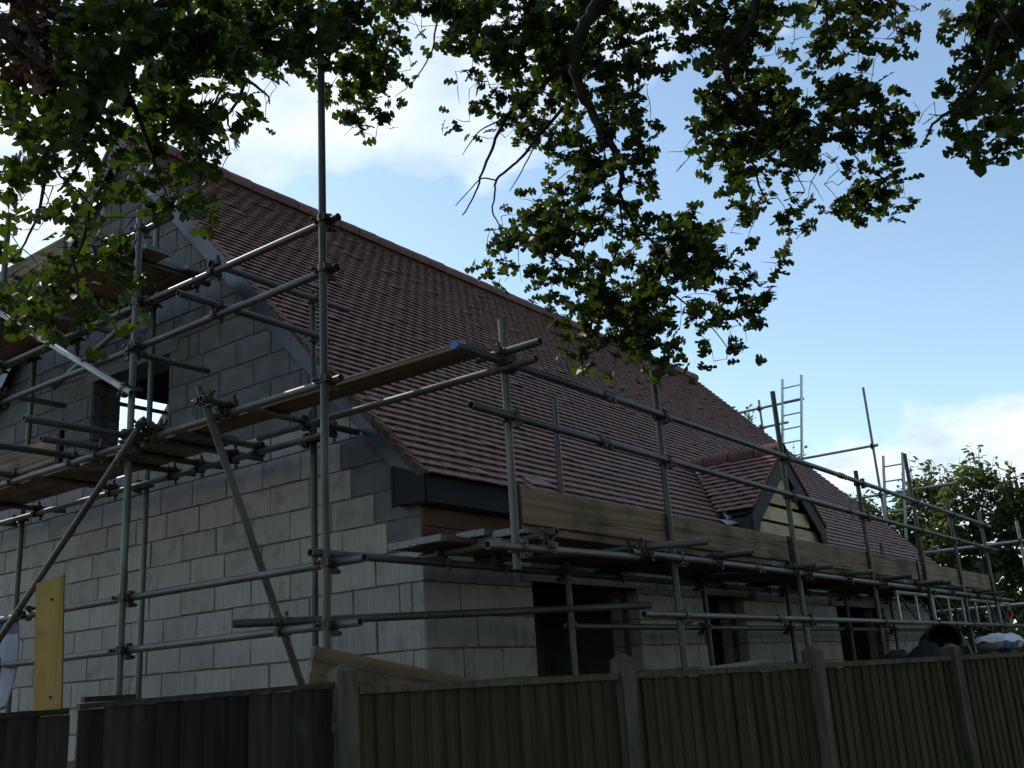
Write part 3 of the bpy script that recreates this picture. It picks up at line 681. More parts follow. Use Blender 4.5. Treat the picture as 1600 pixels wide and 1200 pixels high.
board('toe_board', (-1.02,2.95,1.33), (-1.02,6.3,1.33), .225, .038, 'upright edge board left of the gable window with its split end', 'gable toe boards', flat=False, ends=False)
for i, (x, y0, l) in enumerate(((-1.09,2.0,'outermost'),(-.855,1.93,'second'),(-.62,2.12,'third'),(-.385,2.04,'innermost'))):
    board('scaffold_board', (x,y0,2.795), (x,5.95,2.795), .225, .038, l+' board of the high platform under the gable peak', 'boards of the high gable platform')
board('toe_board', (-1.21,2.7,2.93), (-1.21,6.2,2.93), .225, .038, 'pale edge board of the high platform behind the oak leaves', 'gable toe boards', flat=False, ends=False)
# clay offcuts left on the high platform
for i, (x, y, c) in enumerate(((-.95,2.25,'left'),(-.72,2.3,'middle'),(-.5,2.38,'right'))):
    m = MB()
    for k in range(3): m.box(-.08+.01*k, .085+.004*k, -.13, .13+.01*k, .0145*k, .0145*k+.0135)
    m.build('tile_stack', MT['tile'], None, mw=Matrix.Translation((x,y,2.815)) @ Matrix.Rotation(.3*i, 4, 'Z'), label='short stack of clay tiles on the high platform, '+{'left':'nearest its outer edge','middle':'between two others','right':'nearest the wall'}[c], cat='tile stack', group='tile stacks on the platform')

# ------------------------------------------------------------------ ladders, lattice beam
def ladder(label, foot, top, width):
    t = thing('ladder', label, 'ladder', foot, 'aluminium ladders at the far end'); foot, top = Vector(foot), Vector(top); d = top-foot; L = d.length; x = d/L
    for s in (0, 1):
        off = Vector((0, width*s, .0)); m = MB(); m.box(-.018,.018,-.03,.03,0,L); y = Vector((0,1,0)); zc = x; xx = y.cross(zc).normalized(); y2 = zc.cross(xx)
        m.build('stile', MT['steel_pale'], t, mw=basis(y2, -xx, zc, foot+off))
    n = int(L/.268); rm_ = MB(); rm_.cyl((0,0,0),(0,width,0),.014,8); me = rm_.mesh('rung', MT['steel_pale'])
    for i in range(1, n+1):
        if L - i*.268 < .1: continue
        put('rung', me, t, Matrix.Translation(foot + x*(i*.268)))
ladder('tall aluminium ladder standing clear above the far roof slope', (13.3,2.86,GROUND), (13.12,1.78,4.62), .38)
ladder('shorter aluminium ladder beside the far verge in front of the hedge', (13.2,.86,GROUND), (13.12,.18,2.80), .34)
lt = thing('lattice_beam', 'pale alloy lattice beam hung under the far part of the scaffold', 'beam', (9.8,-1.12,-.3))
for z in (.03, -.30):
    m = MB(); m.cyl((6.9,-1.10,z),(12.9,-1.10,z),.021,10); m.build('chord', MT['steel_pale'], lt, smooth=True)
xs_ = [6.95+.74*i for i in range(9)]
for i, x in enumerate(xs_):
    m = MB(); m.box(x-.02,x+.02,-1.112,-1.088,-.29,.02); m.build('upright', MT['steel_pale'], lt)
    if i < 8:
        m = MB(); m.cyl((x+.06,-1.10,.015),(xs_[i+1]-.06,-1.10,-.285),.013,8); m.build('diagonal', MT['steel'], lt)
m = MB(); m.cyl((12.55,-1.10,-.14),(12.62,-1.10,-.14),.001,8); m = MB(); m.box(12.85,12.91,-1.135,-1.065,-.17,-.08); m.build('red_marker', MT['red'], lt)

# ------------------------------------------------------------------ fence and gates
FD = Vector((math.cos(math.radians(-15.6)), math.sin(math.radians(-15.6)), 0)); FN = Vector((-FD.y, FD.x, 0)); F0 = Vector((-1.468,-.742,0)); ZU = Vector((0,0,1))
def fm(s, off=0, z=0): return basis(FD, FN, ZU, F0 + FD*s + FN*off + ZU*z)
def fs_top(s): return -.69 - .0068*s
fence = thing('fence', 'weathered feather-edge board fence with square posts along the road', 'fence', F0 + FD*4 + ZU*GROUND)
def board_mesh(w, h, tk, tn, mt, cut=0):
    m = MB(); m.add([(0,0,0),(w,0,0),(w,tn,0),(0,tk,0),(0,0,h),(w,0,h-cut),(w,tn,h-cut),(0,tk,h)], [(0,3,2,1),(4,5,6,7),(0,1,5,4),(1,2,6,5),(2,3,7,6),(3,0,4,7)])
    return m.mesh('board', mt)
for k in range(-0, 6):
    s = k*1.93
    m = MB(); w = .058; zt = fs_top(s)+.125+rnd.uniform(-.01,.015); h = zt-GROUND
    m.box(-w, w, -w, w, 0, h-.035)
    m.add([(-w,-w,h-.035),(w,-w,h-.035),(w,w,h-.035),(-w,w,h-.035),(-.01,-.01,h),(.01,-.01,h),(.01,.01,h),(-.01,.01,h)], [(0,1,5,4),(1,2,6,5),(2,3,7,6),(3,0,4,7),(4,5,6,7)])
    m.build('post', MT['post'], fence, mw=fm(s, 0, GROUND) @ Matrix.Rotation(rnd.uniform(-.012,.012), 4, 'Y') @ Matrix.Rotation(rnd.uniform(-.2,.2) if k == 2 else 0, 4, 'Z'))
    if k == 5: break
    s0, s1 = s+.062, s+1.93-.062; nb = 17; pw = (s1-s0)/nb
    for i in range(nb):
        sa = s0 + i*pw; zt = fs_top(sa)-.020+rnd.uniform(-.012,.003)
        me = board_mesh(pw+.016, zt-GROUND-.12, .0, .0, MT['fence'])
        b = MB(); hh = zt-GROUND-.14; tk, tn = .017, .006; ww = pw+.014+rnd.uniform(-.004,.004)
        b.add([(0,-tk,0),(ww,-tn,0),(ww,0,0),(0,0,0),(0,-tk,hh),(ww,-tn,hh+rnd.uniform(-.003,.003)),(ww,0,hh),(0,0,hh)], [(0,3,2,1),(4,5,6,7),(0,1,5,4),(1,2,6,5),(2,3,7,6),(3,0,4,7)])
        b.build('board', MT['fence'], fence, mw=fm(sa+rnd.uniform(-.004,.004), .006+rnd.uniform(-.005,.004), GROUND+.14) @ Matrix.Rotation(.055, 4, 'Z') @ Matrix.Rotation(rnd.uniform(-.0015,.0015), 4, 'Y'))
    m = MB(); L = s1-s0; m.box(0, L, -.034, .034, -.024, .014); m.build('capping_rail', MT['post'], fence, mw=fm(s0, 0, fs_top(s0)) @ Matrix.Rotation(.0068, 4, 'Y'))
    for z in (-.95,-2.1):
        m = MB(); m.box(0, L, .012, .06, -.04, .04); m.build('arris_rail', MT['fence'], fence, mw=fm(s0, 0, z))
    m = MB(); m.box(0, L, -.02, .02, 0, .135); m.build('gravel_board', MT['post'], fence, mw=fm(s0, 0, GROUND))
def gate(label, s0, s1, z0, z1, nb, hinge):
    t = thing('gate', label, 'gate', F0 + FD*((s0+s1)/2) + ZU*GROUND, 'dark stained gate leaves')
    pw = (s1-s0)/nb
    for i in range(nb):
        sa = s0+i*pw; zt = z0+(z1-z0)*(i+.5)/nb - .012 + rnd.uniform(-.004,.004); hh = zt-GROUND-.06; b = MB(); tk, tn, ww = .020, .007, pw+.012
        b.add([(0,-tk,0),(ww,-tn,0),(ww,0,0),(0,0,0),(0,-tk,hh),(ww,-tn,hh),(ww,0,hh),(0,0,hh)], [(0,3,2,1),(4,5,6,7),(0,1,5,4),(1,2,6,5),(2,3,7,6),(3,0,4,7)])
        b.build('board', MT['gate'], t, mw=fm(sa, rnd.uniform(-.003,.003), GROUND+.06) @ Matrix.Rotation(.06, 4, 'Z'))
    m = MB(); L = s1-s0; m.add([(0,-.03,-.012),(L,-.03,z1-z0-.012),(L,.03,z1-z0-.012),(0,.03,-.012),(0,-.03,.012),(L,-.03,z1-z0+.012),(L,.03,z1-z0+.012),(0,.03,.012)], [(0,3,2,1),(4,5,6,7),(0,1,5,4),(1,2,6,5),(2,3,7,6),(3,0,4,7)])
    m.build('capping_rail', MT['gate'], t, mw=fm(s0, 0, z0))
    for z in (-.95,-2.1):
        m = MB(); m.box(.01, L-.01, .008, .05, -.045, .045); m.build('rail', MT['gate'], t, mw=fm(s0, 0, z))
    if hinge:
        m = MB(); m.box(L-.02, L+.03, -.035, -.02, -.05, .05); m.cyl((L+.012,-.04,-.06),(L+.012,-.04,.06),.01,8); m.build('hinge', MT['coupler'], t, mw=fm(s0, 0, -.84))
        m = MB(); m.box(.02, .24, -.02, .035, .012, .035); m.build('loose_strip', MT['gate'], t, mw=fm(s0, 0, z0+.005))
gate('black stained gate leaf hinged on the first fence post', -1.30, -.075, -.692, -.660, 11, True)
gate('black stained gate leaf at the left edge, left of the narrow gap', -2.66, -1.342, -.715, -.708, 11, False)

# ------------------------------------------------------------------ loose things on the site
def oriented(p, q, normal, w, th, name, label, cat, mt, taper=1.0):
    p, q = Vector(p), Vector(q); x = (q-p).normalized(); L = (q-p).length; n = Vector(normal); n = (n - x*n.dot(x)).normalized(); y = n.cross(x)
    m = MB(); m.add([(0,0,0),(L,0,0),(L,-w*taper,0),(0,-w,0),(0,0,th),(L,0,th),(L,-w*taper,th),(0,-w,th)], [(0,3,2,1),(4,5,6,7),(0,1,5,4),(1,2,6,5),(2,3,7,6),(3,0,4,7)])
    return m.build(name, MT[mt], None, mw=basis(x, y, n, p), label=label, cat=cat)
pa = F0 + FD*LPA[0] + FN*.16 + ZU*LPA[1]; pb = F0 + FD*LPB[0] + FN*.16 + ZU*LPB[1]
oriented(pa, pa + (pb-pa)*2.2, -FN, .24, .04, 'leaning_plank', 'brown plank leaning behind the first fence post, its cut end in the air', 'plank', 'plank')
yp = Vector((-1.90,1.30,GROUND)); yx = Vector((.66,-.75,0)).normalized()
m = MB(); m.add([(0,0,0),(.153,0,0),(.153,.03,0),(0,.03,0),(-.01,0,2.505),(.15,0,2.545),(.15,.03,2.545),(-.01,.03,2.505)], [(0,3,2,1),(4,5,6,7),(0,1,5,4),(1,2,6,5),(2,3,7,6),(3,0,4,7)])
for (u, z) in ((.085,2.40),(.09,1.83)):
    m.cyl((u,-.002,z),(u,.002,z),.009,8, mi=1)
m.build('upright_plank', [MT['ply'], MT['black']], None, mw=basis(yx, Vector((-yx.y,yx.x,0)), ZU, yp) @ Matrix.Rotation(-.042, 4, 'Y'), label='ochre yellow plank standing upright behind the black gate', cat='plank')
# hanging sheet over the gable ledger
m = MB(); ny, nz = 16, 9
def sheet_pt(i, j): 
    y = 3.0 + .62*i/ny; z = .03 - .66*j/nz
    return (-1.225 + .05*math.sin(i*1.15+.4*j) * (.35+.65*j/nz) - .02*j/nz, y, z - .03*math.sin(i*.8)*(j == nz))
vs = [sheet_pt(i,j) for j in range(nz+1) for i in range(ny+1)]; back = [(v[0]+.012,v[1],v[2]) for v in vs]; q_ = (nz+1)*(ny+1)
for base, rev in ((0,False),(q_,True)):
    pass
fcs = []; mis = []
for j in range(nz):
    for i in range(ny):
        a = j*(ny+1)+i; fcs += [(a,a+1,a+ny+2,a+ny+1),(q_+a+ny+1,q_+a+ny+2,q_+a+1,q_+a)]
rim = [(i) for i in range(ny+1)]
fcs += [(i,q_+i,q_+i+1,i+1) for i in range(ny)] + [(nz*(ny+1)+i+1,q_+nz*(ny+1)+i+1,q_+nz*(ny+1)+i,nz*(ny+1)+i) for i in range(ny)]
fcs += [(j*(ny+1)+ny,q_+j*(ny+1)+ny,q_+(j+1)*(ny+1)+ny,(j+1)*(ny+1)+ny) for j in range(nz)] + [((j+1)*(ny+1),q_+(j+1)*(ny+1),q_+j*(ny+1),j*(ny+1)) for j in range(nz)]
m.add(vs+back, fcs); m.m = [1 if min(f) % q_ < 2*(ny+1) and k_ < 2*nz*ny else 0 for k_, f in enumerate(m.f)]
m.build('plastic_sheet', [MT['cloth'], MT['cloth_blue']], None, smooth=True, label='grey sheet with a dark blue top hanging from the gable tube at the left edge', cat='sheet')
# pale channel lying along the fence
m = MB(); m.box(0,1.0,0,.05,0,.006); m.box(0,1.0,0,.005,.006,.03); m.box(0,1.0,.045,.05,.006,.03)
xd = Vector((1.0,-.12,.045)).normalized(); yd = ZU.cross(xd).normalized()
m.build('metal_channel', MT['band'], None, mw=basis(xd, yd, xd.cross(yd), Vector((1.02,-1.43,-.725))), label='pale metal channel lying just behind the fence top beside the second pole', cat='channel')
# mixer
mx_ = thing('cement_mixer', 'dark cement mixer drum tipped up behind the fence', 'mixer', (6.7,-1.65,GROUND))
def lathe(prof, n, T, mt, name, par):
    m = MB(); vs = []
    for r, z in prof: vs += [T @ Vector((math.cos(2*math.pi*i/n)*r, math.sin(2*math.pi*i/n)*r, z)) for i in range(n)]
    m.add(vs, [(k*n+i, k*n+(i+1)%n, (k+1)*n+(i+1)%n, (k+1)*n+i) for k in range(len(prof)-1) for i in range(n)]); return m.build(name, mt, par, smooth=True)
T = Matrix.Translation((6.42,-1.65,-.66)) @ Vector((-.86,-.3,.42)).to_track_quat('Z','Y').to_matrix().to_4x4()
lathe([(.02,-.34),(.15,-.33),(.23,-.18),(.255,-.02),(.255,.06),(.17,.27),(.175,.29),(.16,.29),(.15,.26),(.23,.05),(.21,-.15),(.02,-.28)], 22, T, MT['black'], 'drum', mx_)
m = MB(); m.path([(6.12,-1.95,-.62),(6.27,-2.05,-1.1),(6.57,-1.9,-1.3)], [.03]*3); m.path([(6.72,-1.35,-.62),(6.67,-1.3,-1.1),(6.57,-1.5,-1.3)], [.03]*3)
for a, b in (((6.57,-1.7,-1.25),(6.17,-2.1,GROUND)),((6.57,-1.7,-1.25),(6.17,-1.3,GROUND)),((6.57,-1.7,-1.25),(7.07,-1.7,GROUND))): m.cyl(a, b, .028, 8)
m.build('stand', MT['coupler'], mx_)
# tarpaulin mounds
def mound(name, label, cx, cy, lx, ly, top, seed, mt, cat):
    m = MB(); n1, n2 = 22, 12; vs = []; rr = random.Random(seed); ph = [rr.uniform(0,6) for _ in range(4)]
    for j in range(n2+1):
        for i in range(n1+1):
            u, v = i/n1*2-1, j/n2*2-1
            e = max(0, 1-(abs(u)**4+abs(v)**4))**.5
            z = GROUND + (top-GROUND)*e*(.93+.05*math.sin(5*u+ph[0])+.04*math.sin(9*v+ph[1]+3*u)) + .025*math.sin(16*u+6*v+ph[2])*e
            vs.append((cx+u*lx, cy+v*ly, max(z, GROUND)))
    m.add(vs, [(j*(n1+1)+i, j*(n1+1)+i+1, (j+1)*(n1+1)+i+1, (j+1)*(n1+1)+i) for j in range(n2) for i in range(n1)])
    return m.build(name, MT[mt], None, smooth=True, label=label, cat=cat)
mound('tarpaulin', 'wrinkled black tarpaulin heap just above the fence, left of the mixer', 5.05, -1.75, .85, .5, -.60, 3, 'tarp', 'tarpaulin')
mound('tarpaulin', 'black sheeted heap right of the mixer with a sack on it', 7.7, -2.0, .95, .5, -.68, 5, 'tarp', 'tarpaulin')
m = MB(); n1, n2 = 14, 10; vs = []
for j in range(n2+1):
    th = math.pi*2*j/n2
    for i in range(n1+1):
        u = i/n1*2-1; w = (1-abs(u)**5)**.5*.5+.04
        vs.append((u*.42, math.cos(th)*.21*(w+.3), math.sin(th)*.10*w*1.7+.012*math.sin(7*u+th*2)))
m.add(vs, [(j*(n1+1)+i, j*(n1+1)+i+1, (j+1)*(n1+1)+i+1, (j+1)*(n1+1)+i) for j in range(n2) for i in range(n1)] )
m.m = [1 if (2 <= (k % n1) <= 8 and 5 <= k//n1 <= 7) else 0 for k in range(len(m.f))]
m.build('cement_sack', [MT['bag'], MT['bag_blue']], None, smooth=True, mw=Matrix.Translation((7.45,-2.0,-.60)) @ Matrix.Rotation(-.15, 4, 'Z'), label='white sack with blue print lying on the black sheeted heap', cat='sack')

# ------------------------------------------------------------------ foliage helpers
HALF = [(0,.0),(.07,.015),(.15,.12),(.23,.20),(.29,.19),(.35,.06),(.44,.24),(.53,.32),(.60,.30),(.66,.10),(.75,.27),(.85,.26),(.94,.15),(1,.0)]
def oak_base(curl, fold):
    v, mid, L_, R_ = [], [], [], []
    for t, w in HALF:
        z = -curl*t*t; mid.append(len(v)); v.append((t-.02, 0, z))
        if w > 0:
            L_.append(len(v)); v.append((t+.05*(w > .2)-.02, w, z+fold*w)); R_.append(len(v)); v.append((t+.03*(w > .2)-.02, -w*.95, z+fold*w))
        else: L_.append(mid[-1]); R_.append(mid[-1])
    f = []
    for i in range(len(HALF)-1):
        for S, flip in ((L_, 0), (R_, 1)):
            q = [mid[i], mid[i+1], S[i+1], S[i]]; q2 = []
            for a in q:
                if a not in q2: q2.append(a)
            f.append(tuple(q2[::-1] if flip else q2))
    return np.array(v), f
def frames(dirs, tilt):
    """rotation matrices whose first row is dirs, normal near vertical with a random lean"""
    d = dirs/np.linalg.norm(dirs, axis=1, keepdims=True); n = np.array([0,0,1.0]) + tilt
    n = n - d*np.sum(n*d, axis=1, keepdims=True); n /= np.linalg.norm(n, axis=1, keepdims=True); b = np.cross(n, d)
    return np.stack([d, b, n], axis=1)
def scatter_mesh(name, bases, which, pos, Rm, size, tint, mt):
    V, FV, FL, TT = [], [], [], []; off = 0
    for k, (bv, bf) in enumerate(bases):
        idx = np.nonzero(which == k)[0]
        if not len(idx): continue
        v = np.einsum('vi,nij->nvj', bv, Rm[idx])*size[idx][:,None,None] + pos[idx][:,None,:]
        nv = len(bv); V.append(v.reshape(-1,3)); TT.append(np.repeat(tint[idx], nv))
        fl = np.concatenate([np.array(f) for f in bf]); ln = np.array([len(f) for f in bf])
        FV.append((fl[None,:] + (off + np.arange(len(idx))*nv)[:,None]).reshape(-1)); FL.append(np.tile(ln, len(idx))); off += nv*len(idx)
    V = np.concatenate(V).astype(np.float32); FV = np.concatenate(FV).astype(np.int32); FL = np.concatenate(FL).astype(np.int32)
    me = bpy.data.meshes.new(name); me.vertices.add(len(V)); me.vertices.foreach_set('co', V.ravel())
    me.loops.add(len(FV)); me.loops.foreach_set('vertex_index', FV); me.polygons.add(len(FL))
    st = np.concatenate([[0], np.cumsum(FL)[:-1]]).astype(np.int32); me.polygons.foreach_set('loop_start', st)
    me.update(calc_edges=True); me.materials.append(mt)
    at = me.attributes.new('tint', 'FLOAT', 'POINT'); at.data.foreach_set('value', np.concatenate(TT).astype(np.float32))
    me.validate(); me.shade_smooth(); return me

# ------------------------------------------------------------------ oak
# oak clump centres in world centimetres with leaf counts (x,y,z,n; d = withered), then limbs (radii in mm : points in cm)
CLUMPS = ('-340,-62,238,24d -315,-25,269,28d -311,-36,266,17d -314,-55,256,15d -303,-52,261,28 -307,-72,249,15 -315,-102,232,13 -320,-122,218,13 -316,-130,214,12 '
  '-299,-115,232,23 -295,-120,233,14 -276,-101,253,16 -271,-107,252,16 -226,-61,301,36 -199,-39,328,24 -175,-24,347,26 -148,-11,371,30 -146,-23,364,29 '
  '-155,-46,348,26 -140,-48,354,27 -131,-48,362,28 -129,-64,352,27 -121,-70,357,17 -100,-64,368,11 -70,-49,396,20 -41,-41,417,21 -58,-70,394,34 '
  '-51,-82,391,33 -52,-94,379,55 -31,-96,394,58 -71,-136,351,28 -51,-134,361,30 -71,-160,340,27 -65,-168,336,27 -12,-151,376,32 4,-154,383,33 '
  '0,-168,377,54 30,-166,390,34 58,-164,409,22 39,-186,387,6 60,-190,400,20 46,-207,383,4 -4,-242,334,27 17,-243,346,28 23,-250,349,17 28,-261,346,28 '
  '52,-263,356,31 74,-266,368,32 60,-280,352,30 117,-274,387,20 122,-282,386,7 125,-291,381,7 113,-308,369,19 107,-319,359,19 86,-333,340,29 '
  '67,-347,321,16 43,-363,302,8 33,-371,290,1 23,-398,274,12 49,-402,284,22 48,-409,279,21 54,-419,278,37 -329,-41,242,25d -312,-20,262,29d '
  '-305,-25,266,17d -319,-67,238,15d -304,-55,252,16 -315,-88,229,14 -330,-126,201,11 -333,-143,192,7 -307,-116,218,13 -302,-119,222,13 -281,-99,240,15 '
  '-269,-93,251,16 -258,-92,256,28 -224,-59,292,20 -207,-50,308,38 -169,-21,339,46 -145,-7,362,30 -137,-10,364,30 -145,-35,345,28 -134,-37,350,28 '
  '-153,-75,324,25 -115,-48,355,50 -117,-64,349,16 -81,-44,376,11 -60,-46,389,7 -57,-53,389,4 -48,-60,386,2 -35,-68,390,11 -46,-92,372,19 -56,-113,358,31 '
  '-78,-143,331,16 -68,-148,335,27 -61,-156,335,27 -63,-165,327,15 -14,-148,366,31 -1,-153,368,32 41,-141,395,37 37,-161,383,20 31,-176,374,19 '
  '49,-181,383,20 40,-196,372,12 10,-223,339,1 22,-228,345,3 11,-244,328,9 30,-247,339,6 22,-258,328,28 33,-267,332,29 84,-261,360,19 98,-268,364,7 '
  '114,-274,371,3 110,-286,366,4 115,-294,361,19 97,-309,346,18 83,-323,329,16 72,-335,318,2 29,-354,288,4 69,-357,308,3 22,-388,264,2 21,-395,262,12 '
  '38,-401,267,21 38,-408,263,21 49,-415,266,21 -327,-40,238,26d -320,-42,240,26d -317,-47,237,26d -324,-79,218,13d -328,-98,207,12d -332,-117,198,20 '
  '-322,-114,202,12 -327,-137,191,11 -298,-102,222,9 -291,-103,225,14 -294,-116,219,14 -266,-91,244,28 -258,-95,246,29 -233,-70,273,33 -203,-47,299,38 '
  '-175,-28,324,43 -163,-24,333,46 -150,-29,333,28 -154,-46,324,27 -151,-57,321,26 -130,-48,339,28 -126,-60,335,9 -77,-30,373,19 -73,-37,372,19 '
  '-58,-42,381,20 -57,-53,376,4 -37,-52,385,1 -44,-72,370,1 -60,-103,349,10 -49,-106,353,31 -53,-122,345,30 -55,-139,335,16 -40,-137,341,18 '
  '-23,-143,347,18 -15,-147,353,31 3,-149,359,32 28,-152,369,35 55,-145,388,21 28,-173,361,33 49,-179,371,11 40,-195,358,6 -9,-231,316,1 -12,-241,308,1 '
  '6,-244,315,27 13,-252,318,28 26,-255,320,28 42,-261,327,29 68,-261,338,10 93,-266,352,11 112,-273,358,1 107,-285,352,6 98,-297,339,32 85,-313,324,16 '
  '55,-328,302,15 40,-340,289,3 60,-345,297,5 59,-356,289,2 61,-380,282,2 30,-391,257,12 46,-399,264,21 47,-406,261,21 48,-414,259,21 -312,-5,254,30d '
  '-305,-11,252,30d -326,-67,215,24d -319,-71,217,23d -326,-95,202,13 -337,-127,183,11 -320,-109,199,12 -313,-114,201,12 -316,-128,191,6 -277,-83,232,16 '
  '-262,-71,246,17 -260,-83,241,29 -242,-68,257,32 -234,-72,261,32 -208,-52,283,37 -199,-54,285,38 -149,-12,332,29 -160,-36,316,15 -138,-28,329,16 '
  '-128,-34,330,10 -121,-39,334,5 -97,-33,347,11 -80,-31,360,19 -55,-18,374,36 -44,-24,378,21 -43,-43,370,1 -60,-98,340,6 -57,-112,334,18 -85,-145,305,26 '
  '-75,-151,306,26 -41,-138,329,29 -12,-135,346,19 12,-129,362,35 22,-139,359,35 32,-144,364,21 56,-147,373,21 44,-166,358,20 9,-197,325,30 '
  '31,-195,340,18 6,-233,310,1 -10,-249,294,3 20,-247,308,27 63,-243,335,31 75,-250,335,18 83,-257,337,6 98,-263,344,7 111,-270,348,1 84,-290,321,3 '
  '104,-294,332,7 53,-317,294,3 64,-326,296,3 36,-341,272,2 42,-347,277,14 58,-353,280,3 68,-377,274,1 74,-387,272,14 37,-398,249,12 58,-404,254,13 '
  '-6,-417,216,10 -316,-19,234,10d -319,-40,224,6d -321,-59,213,15d -328,-87,196,8d -338,-119,177,11 -336,-125,175,10 -331,-129,177,11 -324,-132,180,4 '
  '-303,-109,200,8 -290,-102,210,14 -255,-64,243,17 -243,-58,253,11 -239,-68,251,4 -225,-63,261,1 -220,-67,259,7 -185,-41,291,5 -173,-41,293,5 '
  '-147,-23,314,1 -136,-29,317,2 -131,-34,318,3 -127,-44,318,16 -95,-28,341,31 -76,-24,353,34 -44,-13,372,22 -49,-30,360,20 -36,-38,366,1 -62,-100,324,3 '
  '-58,-111,320,10 -59,-123,313,5 -43,-126,321,17 -37,-134,320,2 -6,-127,340,6 17,-129,347,20 35,-130,358,62 51,-135,361,21 55,-147,361,22 18,-176,329,32 '
  '15,-192,322,30 7,-209,311,17 30,-240,307,3 64,-240,322,18 72,-248,323,31 87,-253,327,6 123,-252,346,20 91,-275,318,3 57,-305,290,1 49,-316,281,1 '
  '70,-320,289,9 73,-331,284,1 39,-380,249,2 43,-389,247,13 52,-397,248,12 23,-405,227,11 26,-413,227,7 -309,-8,232,6d -308,-16,232,2d -328,-76,193,13 '
  '-327,-87,191,7d -341,-125,165,11 -320,-100,187,12 -316,-106,187,12 -299,-90,202,5 -277,-70,222,16 -264,-61,232,17 -253,-58,239,18 -243,-57,245,11 '
  '-244,-75,236,1 -244,-87,230,3 -229,-79,239,7 -196,-54,268,1 -156,-19,300,1 -158,-33,295,1 -91,-11,337,12 -76,-9,344,20 -69,-21,343,20 -48,-12,356,13 '
  '-34,-17,361,4 -58,-98,315,1 -70,-117,299,1 -53,-121,307,2 -47,-128,305,5 -29,-130,311,6 -1,-122,332,11 35,-112,351,21 44,-124,353,63 31,-142,335,20 '
  '16,-167,320,18 39,-164,333,20 20,-186,313,11 -7,-212,291,1 73,-223,321,7 71,-234,315,10 107,-232,332,35 100,-249,324,19 111,-256,324,34 78,-277,299,10 '
  '64,-291,288,1 51,-304,276,9 69,-308,284,28 56,-322,272,15 37,-335,254,14 59,-339,263,1 74,-364,261,1 68,-375,252,8 80,-381,256,24 50,-392,235,12 '
  '5,-406,211,10 -7,-414,200,10 -316,-18,218,16 -319,-42,204,15 -325,-70,189,1 -324,-83,184,2 -328,-101,176,12 -333,-123,163,11 -304,-85,193,8 '
  '-293,-79,201,2 -286,-80,204,5 -253,-46,234,18 -239,-41,241,19 -242,-59,233,18 -244,-76,224,10 -231,-70,233,11 -231,-85,226,2 -195,-51,256,1 '
  '-157,-22,288,2 -69,-5,336,2 -58,-9,337,21 -46,-14,345,7 -54,-37,329,1 -57,-98,302,1 -75,-120,286,1 -41,-108,305,6 -49,-128,295,16 -5,-112,322,11 '
  '6,-119,323,11 25,-120,329,20 53,-115,344,13 32,-141,324,7 25,-156,313,11 23,-171,306,19 9,-193,294,10 -6,-212,278,6 60,-217,305,6 88,-214,317,20 '
  '84,-229,310,33 116,-229,325,20 119,-239,325,35 116,-252,317,35 87,-271,295,30 61,-288,274,1 77,-296,280,10 70,-306,270,27 55,-321,257,15 59,-330,259,9 '
  '104,-327,279,16 134,-331,292,1 115,-355,274,1 50,-375,232,3 51,-384,232,7 35,-393,218,2 -15,-408,191,10 1,-411,194,10 -316,-22,205,15 -341,-91,166,4 '
  '-332,-83,174,1 -328,-92,173,2 -342,-128,150,6 -331,-122,158,11 -317,-107,171,12 -301,-94,183,5 -281,-76,199,3 -247,-38,230,19 -258,-66,214,17 '
  '-258,-82,208,16 -252,-85,209,10 -238,-80,216,10 -226,-78,225,4 -186,-42,256,2 -150,-13,282,1 -63,2,328,12 -64,-9,322,19 -53,-21,323,12 -45,-26,324,7 '
  '-87,-118,269,2 -72,-117,274,3 -18,-95,309,7 -33,-116,295,10 -2,-110,309,20 22,-104,324,21 22,-118,316,7 42,-123,326,13 18,-151,302,7 15,-165,295,18 '
  '-4,-184,279,16 -10,-201,267,16 6,-205,274,6 48,-220,287,10 72,-219,298,32 110,-216,318,36 88,-236,297,19 119,-237,311,35 103,-254,297,33 '
  '53,-282,264,47 50,-290,259,5 61,-300,260,5 54,-309,251,5 45,-321,241,14 86,-320,260,16 113,-324,273,29 141,-331,283,31 131,-340,272,1 116,-354,261,1 '
  '65,-370,230,4 46,-381,220,12 14,-395,201,11 -15,-406,183,16 -42,-415,165,8 -329,-52,179,3 -341,-92,158,11 -334,-89,163,7 -340,-116,149,1 '
  '-340,-124,145,2 -304,-75,180,14 -311,-98,168,12 -293,-82,182,5 -264,-49,210,10 -265,-67,199,9 -243,-47,218,4 -243,-58,214,11 -244,-76,207,9 '
  '-249,-92,197,16 -234,-85,206,6 -198,-54,236,2 -68,0,312,1 -54,-4,320,3 -51,-15,312,1 -61,-42,300,1 -34,-88,291,1 -38,-106,281,1 -7,-98,298,2 '
  '23,-88,318,21 39,-95,323,13 37,-107,313,21 35,-122,306,35 7,-152,282,18 3,-169,276,10 0,-182,267,6 -14,-202,253,15 -1,-207,258,3 56,-214,280,4 '
  '88,-211,295,20 115,-212,306,21 98,-231,290,33 102,-239,291,34 86,-256,275,53 82,-272,269,50 33,-298,237,24 60,-296,251,15 68,-306,250,6 70,-314,245,15 '
  '121,-313,268,11 119,-323,265,29 149,-327,274,18 88,-357,238,1 62,-368,221,1 46,-380,208,13 4,-395,183,18 -13,-403,176,17 -16,-410,172,9 '
  '-348,-104,142,6 -328,-80,160,1 -322,-83,161,1 -322,-95,157,2 -314,-95,161,4 -302,-82,169,3 -269,-47,199,1 -256,-37,206,6 -245,-37,211,11 '
  '-256,-65,195,3 -258,-83,188,10 -263,-104,180,5 -268,-118,172,5 -232,-84,199,1 34,-81,312,1 25,-118,290,12 35,-124,296,12 -9,-163,260,28 -1,-169,261,29 '
